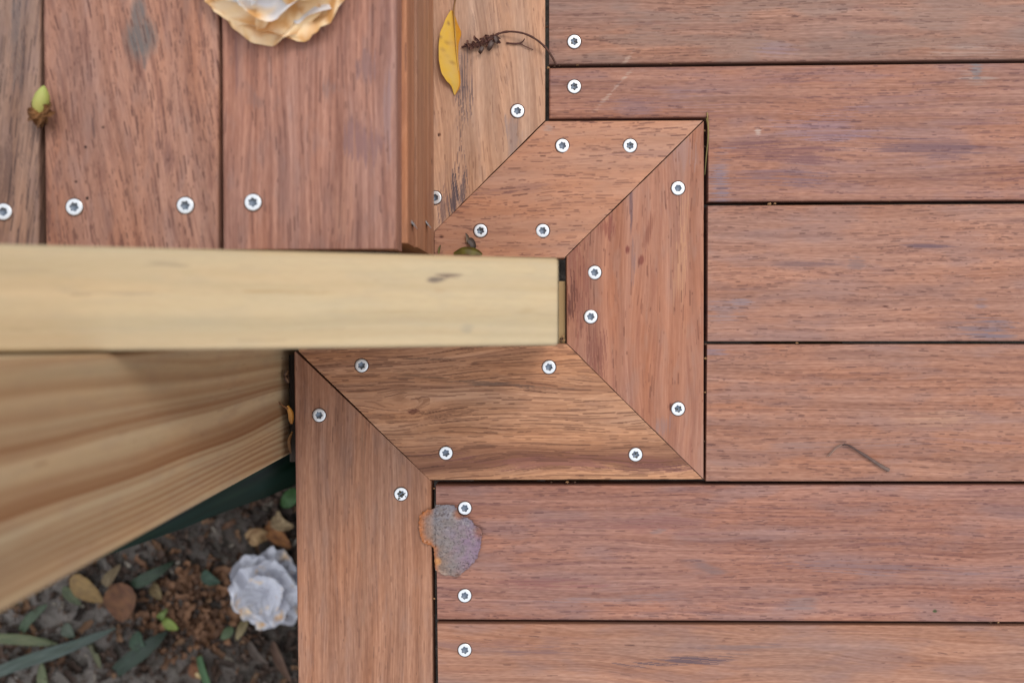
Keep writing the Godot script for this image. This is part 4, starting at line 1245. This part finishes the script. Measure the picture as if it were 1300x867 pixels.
	litter_leaf("dying_grass", "upright pale blade cut by the bottom edge at left", "grass blade", [64, 890, 60, 866, 56, 838], 0.006, 0.0052, lin(126, 132, 92), lin(104, 118, 78), "leaf", 0.3, 64)
	litter_leaf("dying_grass", "dull green blade leaning beneath the post edge", "grass blade", [30, 800, 44, 782, 64, 764], 0.008, 0.0045, lin(84, 102, 76), lin(70, 92, 64), "leaf", 0.3, 65)
	litter_leaf("dying_grass", "thin olive blade pointing down at the left", "grass blade", [116, 812, 122, 828, 131, 846], 0.004, 0.0030, lin(120, 122, 86), lin(104, 104, 70), "leaf", 0.3, 66)
	litter_leaf("dying_grass", "bright green blade beside the round brown disc", "grass blade", [256, 830, 264, 848, 274, 874], 0.01, 0.0036, lin(84, 124, 78), lin(66, 108, 62), "leaf", 0.3, 67)
	litter_leaf("strap_leaf", "dark green leaf lying across the soil left of centre", "leaf", [150, 850, 172, 832, 198, 812, 214, 800], 0.010, 0.0075, lin(52, 72, 58), lin(40, 60, 46), "leaf", 0.3, 68)
	litter_leaf("fallen_leaf", "ochre yellow leaf tip poking out from under the post", "leaf", [98, 728, 116, 742, 134, 762], 0.012, 0.0105, lin(168, 130, 62), lin(142, 106, 52), "leaf", 0.1, 69)
	litter_leaf("fallen_leaf", "orange brown dead leaf right of the ochre leaf", "leaf", [156, 736, 160, 756, 162, 784], 0.012, 0.0165, lin(140, 92, 58), lin(108, 68, 46), "dry", 0.12, 70)
	litter_leaf("fallen_leaf", "tiny lime green leaf lying between the brown chips", "leaf", [212, 782, 219, 788, 228, 797], 0.008, 0.0052, lin(156, 176, 60), lin(128, 150, 52), "leaf", 0.2, 71)
	litter_leaf("fallen_leaf", "small lime leaf just above the tiny lime leaf", "leaf", [206, 784, 212, 776, 218, 768], 0.008, 0.004, lin(128, 150, 60), lin(100, 122, 52), "leaf", 0.3, 72)
	litter_leaf("fallen_leaf", "pale straw leaf below the white blossom", "leaf", [316, 782, 310, 796, 304, 808], 0.010, 0.0042, lin(166, 148, 100), lin(136, 116, 76), "leaf", 0.3, 73)
	litter_leaf("fallen_leaf", "small green leaf left of the pale straw leaf", "leaf", [297, 794, 291, 801, 284, 808], 0.008, 0.0048, lin(92, 116, 72), lin(78, 98, 62), "leaf", 0.2, 74)
	litter_leaf("fallen_leaf", "bright green leaf at the deck edge under the post foot", "leaf", [380, 620, 370, 632, 360, 642], 0.010, 0.0075, lin(60, 110, 40), lin(46, 90, 30), "leaf", 0.2, 75)
	litter_leaf("fallen_leaf", "dark green leaf in shade above the lime leaves", "leaf", [170, 738, 184, 734, 206, 722, 222, 712], 0.008, 0.006, lin(52, 76, 50), lin(38, 60, 40), "leaf", 0.2, 76)
	litter_leaf("fallen_leaf", "blue green leaf left of the bark chip pile", "leaf", [262, 722, 272, 730, 284, 736], 0.008, 0.0062, lin(58, 92, 72), lin(40, 70, 52), "leaf", 0.2, 77)
	litter_leaf("fallen_leaf", "drab sage leaf between post edge and lime leaves", "leaf", [92, 786, 96, 796, 98, 806], 0.008, 0.0062, lin(96, 108, 92), lin(80, 92, 76), "leaf", 0.2, 78)
	litter_leaf("fallen_leaf", "moss green leaf below the left lime leaves", "leaf", [176, 800, 184, 812, 190, 820], 0.008, 0.0075, lin(76, 104, 82), lin(52, 78, 58), "leaf", 0.2, 79)
	litter_leaf("fallen_leaf", "cream withered leaf tucked above the white blossom", "leaf", [318, 684, 332, 676, 346, 680], 0.014, 0.0085, lin(196, 160, 110), lin(150, 106, 64), "dry", 0.3, 80)
	litter_leaf("fallen_leaf", "amber withered leaf between blossom and deck edge", "leaf", [340, 664, 356, 674, 374, 690], 0.014, 0.0085, lin(172, 110, 50), lin(120, 70, 34), "dry", 0.3, 81)
	litter_leaf("fallen_leaf", "pale tan leaf curled at the deck edge above the blossom", "leaf", [352, 652, 364, 660, 378, 664], 0.016, 0.008, lin(186, 158, 116), lin(140, 112, 80), "dry", 0.4, 82)
	litter_leaf("fallen_leaf", "long light brown leaf stalk below the white blossom", "leaf", [348, 812, 358, 834, 374, 862], 0.012, 0.0048, lin(128, 96, 78), lin(98, 70, 56), "dry", 0.4, 83)
	litter_leaf("fallen_leaf", "grey brown strip of leaf near the bottom middle of the soil", "leaf", [318, 812, 330, 826, 344, 838], 0.010, 0.0042, lin(118, 102, 94), lin(92, 78, 70), "dry", 0.4, 84)
	litter_leaf("fallen_leaf", "dull green leaf in the shadow of the post bottom edge", "leaf", [82, 744, 96, 754, 106, 766], 0.008, 0.0055, lin(92, 102, 62), lin(70, 82, 50), "leaf", 0.2, 85)
	litter_leaf("fallen_leaf", "tan leaf standing between the ochre and brown leaves", "leaf", [140, 738, 148, 728, 160, 712], 0.012, 0.0052, lin(146, 124, 90), lin(112, 92, 66), "dry", 0.3, 86)
	litter_leaf("fallen_leaf", "light olive leaf right of the orange brown leaf", "leaf", [196, 740, 204, 748, 208, 758], 0.010, 0.006, lin(140, 116, 74), lin(110, 90, 56), "dry", 0.3, 87)
	# round brown seed pod with a cream tip
	var pod := thing("seed_pod", "round brown seed pod with a cream tip on the soil", "seed pod", ground_at(251, 849) + Vector3(0, 0.004, 0))
	var sh := Bag.new()
	var nz := noise(17, 1.4, 2)
	sh.grid(18, 10, func(s: float, t: float) -> Array:
		var a := s * TAU
		var e := t * PI * 0.62
		var r := 0.0105 * (1.0 + 0.12 * nz.get_noise_2d(cos(a) * 2.0, sin(a) * 2.0 + t))
		return [Vector3(cos(a) * sin(e) * r, cos(e) * r * 0.75, sin(a) * sin(e) * r), lin(128, 82, 54).lerp(lin(92, 58, 42), t + nz.get_noise_2d(s * 9.0, t * 4.0))])
	put("shell", sh.mesh(), mats.dry, pod)
	put("tip", leaf_mesh(smooth_path([Vector3(0.001, 0.008, 0.001), Vector3(0.004, 0.009, 0.004), Vector3(0.006, 0.005, 0.009)], 8), [0.001, 0.0026, 0.002, 0.0006], [0.001, 0.0026, 0.002, 0.0006], 0.2, -0.3, func(s: float, _u: float) -> Color: return lin(206, 182, 132).lerp(lin(170, 140, 96), s)), mats.leaf, pod)
	# bark chips and crumbled leaf, too many to count
	var chips := MultiMesh.new()
	chips.transform_format = MultiMesh.TRANSFORM_3D
	chips.use_colors = true
	var cb := Bag.new()
	cb.grid(5, 4, func(s: float, t: float) -> Array:
		var u := s * 2 - 1
		var v := t * 2 - 1
		var k := 1.0 - 0.35 * v * v + 0.15 * sin(u * 5.0 + v * 3.0)
		return [Vector3(u * (1.0 - 0.25 * v * v), 0.30 * sin(u * 2.4) + 0.25 * v * v, v * 0.55 * k), Color.WHITE])
	chips.mesh = cb.mesh()
	var spots := []
	rng.seed = 99
	for k in 2300:
		if k >= 1500:   # bigger flakes of dead leaf
			var dead := lin(84, 62, 50).lerp(lin(44, 34, 30), rng.randf())
			if rng.randf() < 0.25: dead = lin(128, 96, 70).lerp(lin(96, 66, 48), rng.randf())
			spots.append([Vector2(rng.randf_range(-60, 420), rng.randf_range(580, 900)), dead, rng.randf_range(0.004, 0.0095)])
			continue
		var w := k < 260
		var p := Vector2(rng.randfn(248, 36), rng.randfn(772, 28)) if w else Vector2(rng.randf_range(-120, 420), rng.randf_range(560, 930))
		var red := rng.randf()
		var c := lin(96, 66, 48).lerp(lin(140, 100, 72), red) if w else lin(104, 84, 72).lerp(lin(60, 46, 40), rng.randf())
		if not w and red > 0.86: c = lin(150, 140, 128)
		spots.append([p, c, rng.randf_range(0.003, 0.0105) if w else rng.randf_range(0.0012, 0.005)])
	chips.instance_count = spots.size()
	for k in spots.size():
		var g := ground_at(spots[k][0].x, spots[k][0].y)
		var tr := Basis.from_euler(Vector3(rng.randf_range(-0.6, 0.6), rng.randf_range(0, TAU), rng.randf_range(-0.6, 0.6))).scaled(Vector3.ONE * spots[k][2] * 1.19)
		chips.set_instance_transform(k, Transform3D(tr, g + Vector3(0, rng.randf_range(0.0, 0.006), 0)))
		chips.set_instance_color(k, spots[k][1])
	var cm := MultiMeshInstance3D.new()
	cm.name = "bark_chips"
	cm.multimesh = chips
	cm.material_override = mats.dry
	add_child(cm, true)
	tag(cm, "red brown bark chips and leaf crumbs strewn over the soil", "", "", "stuff")
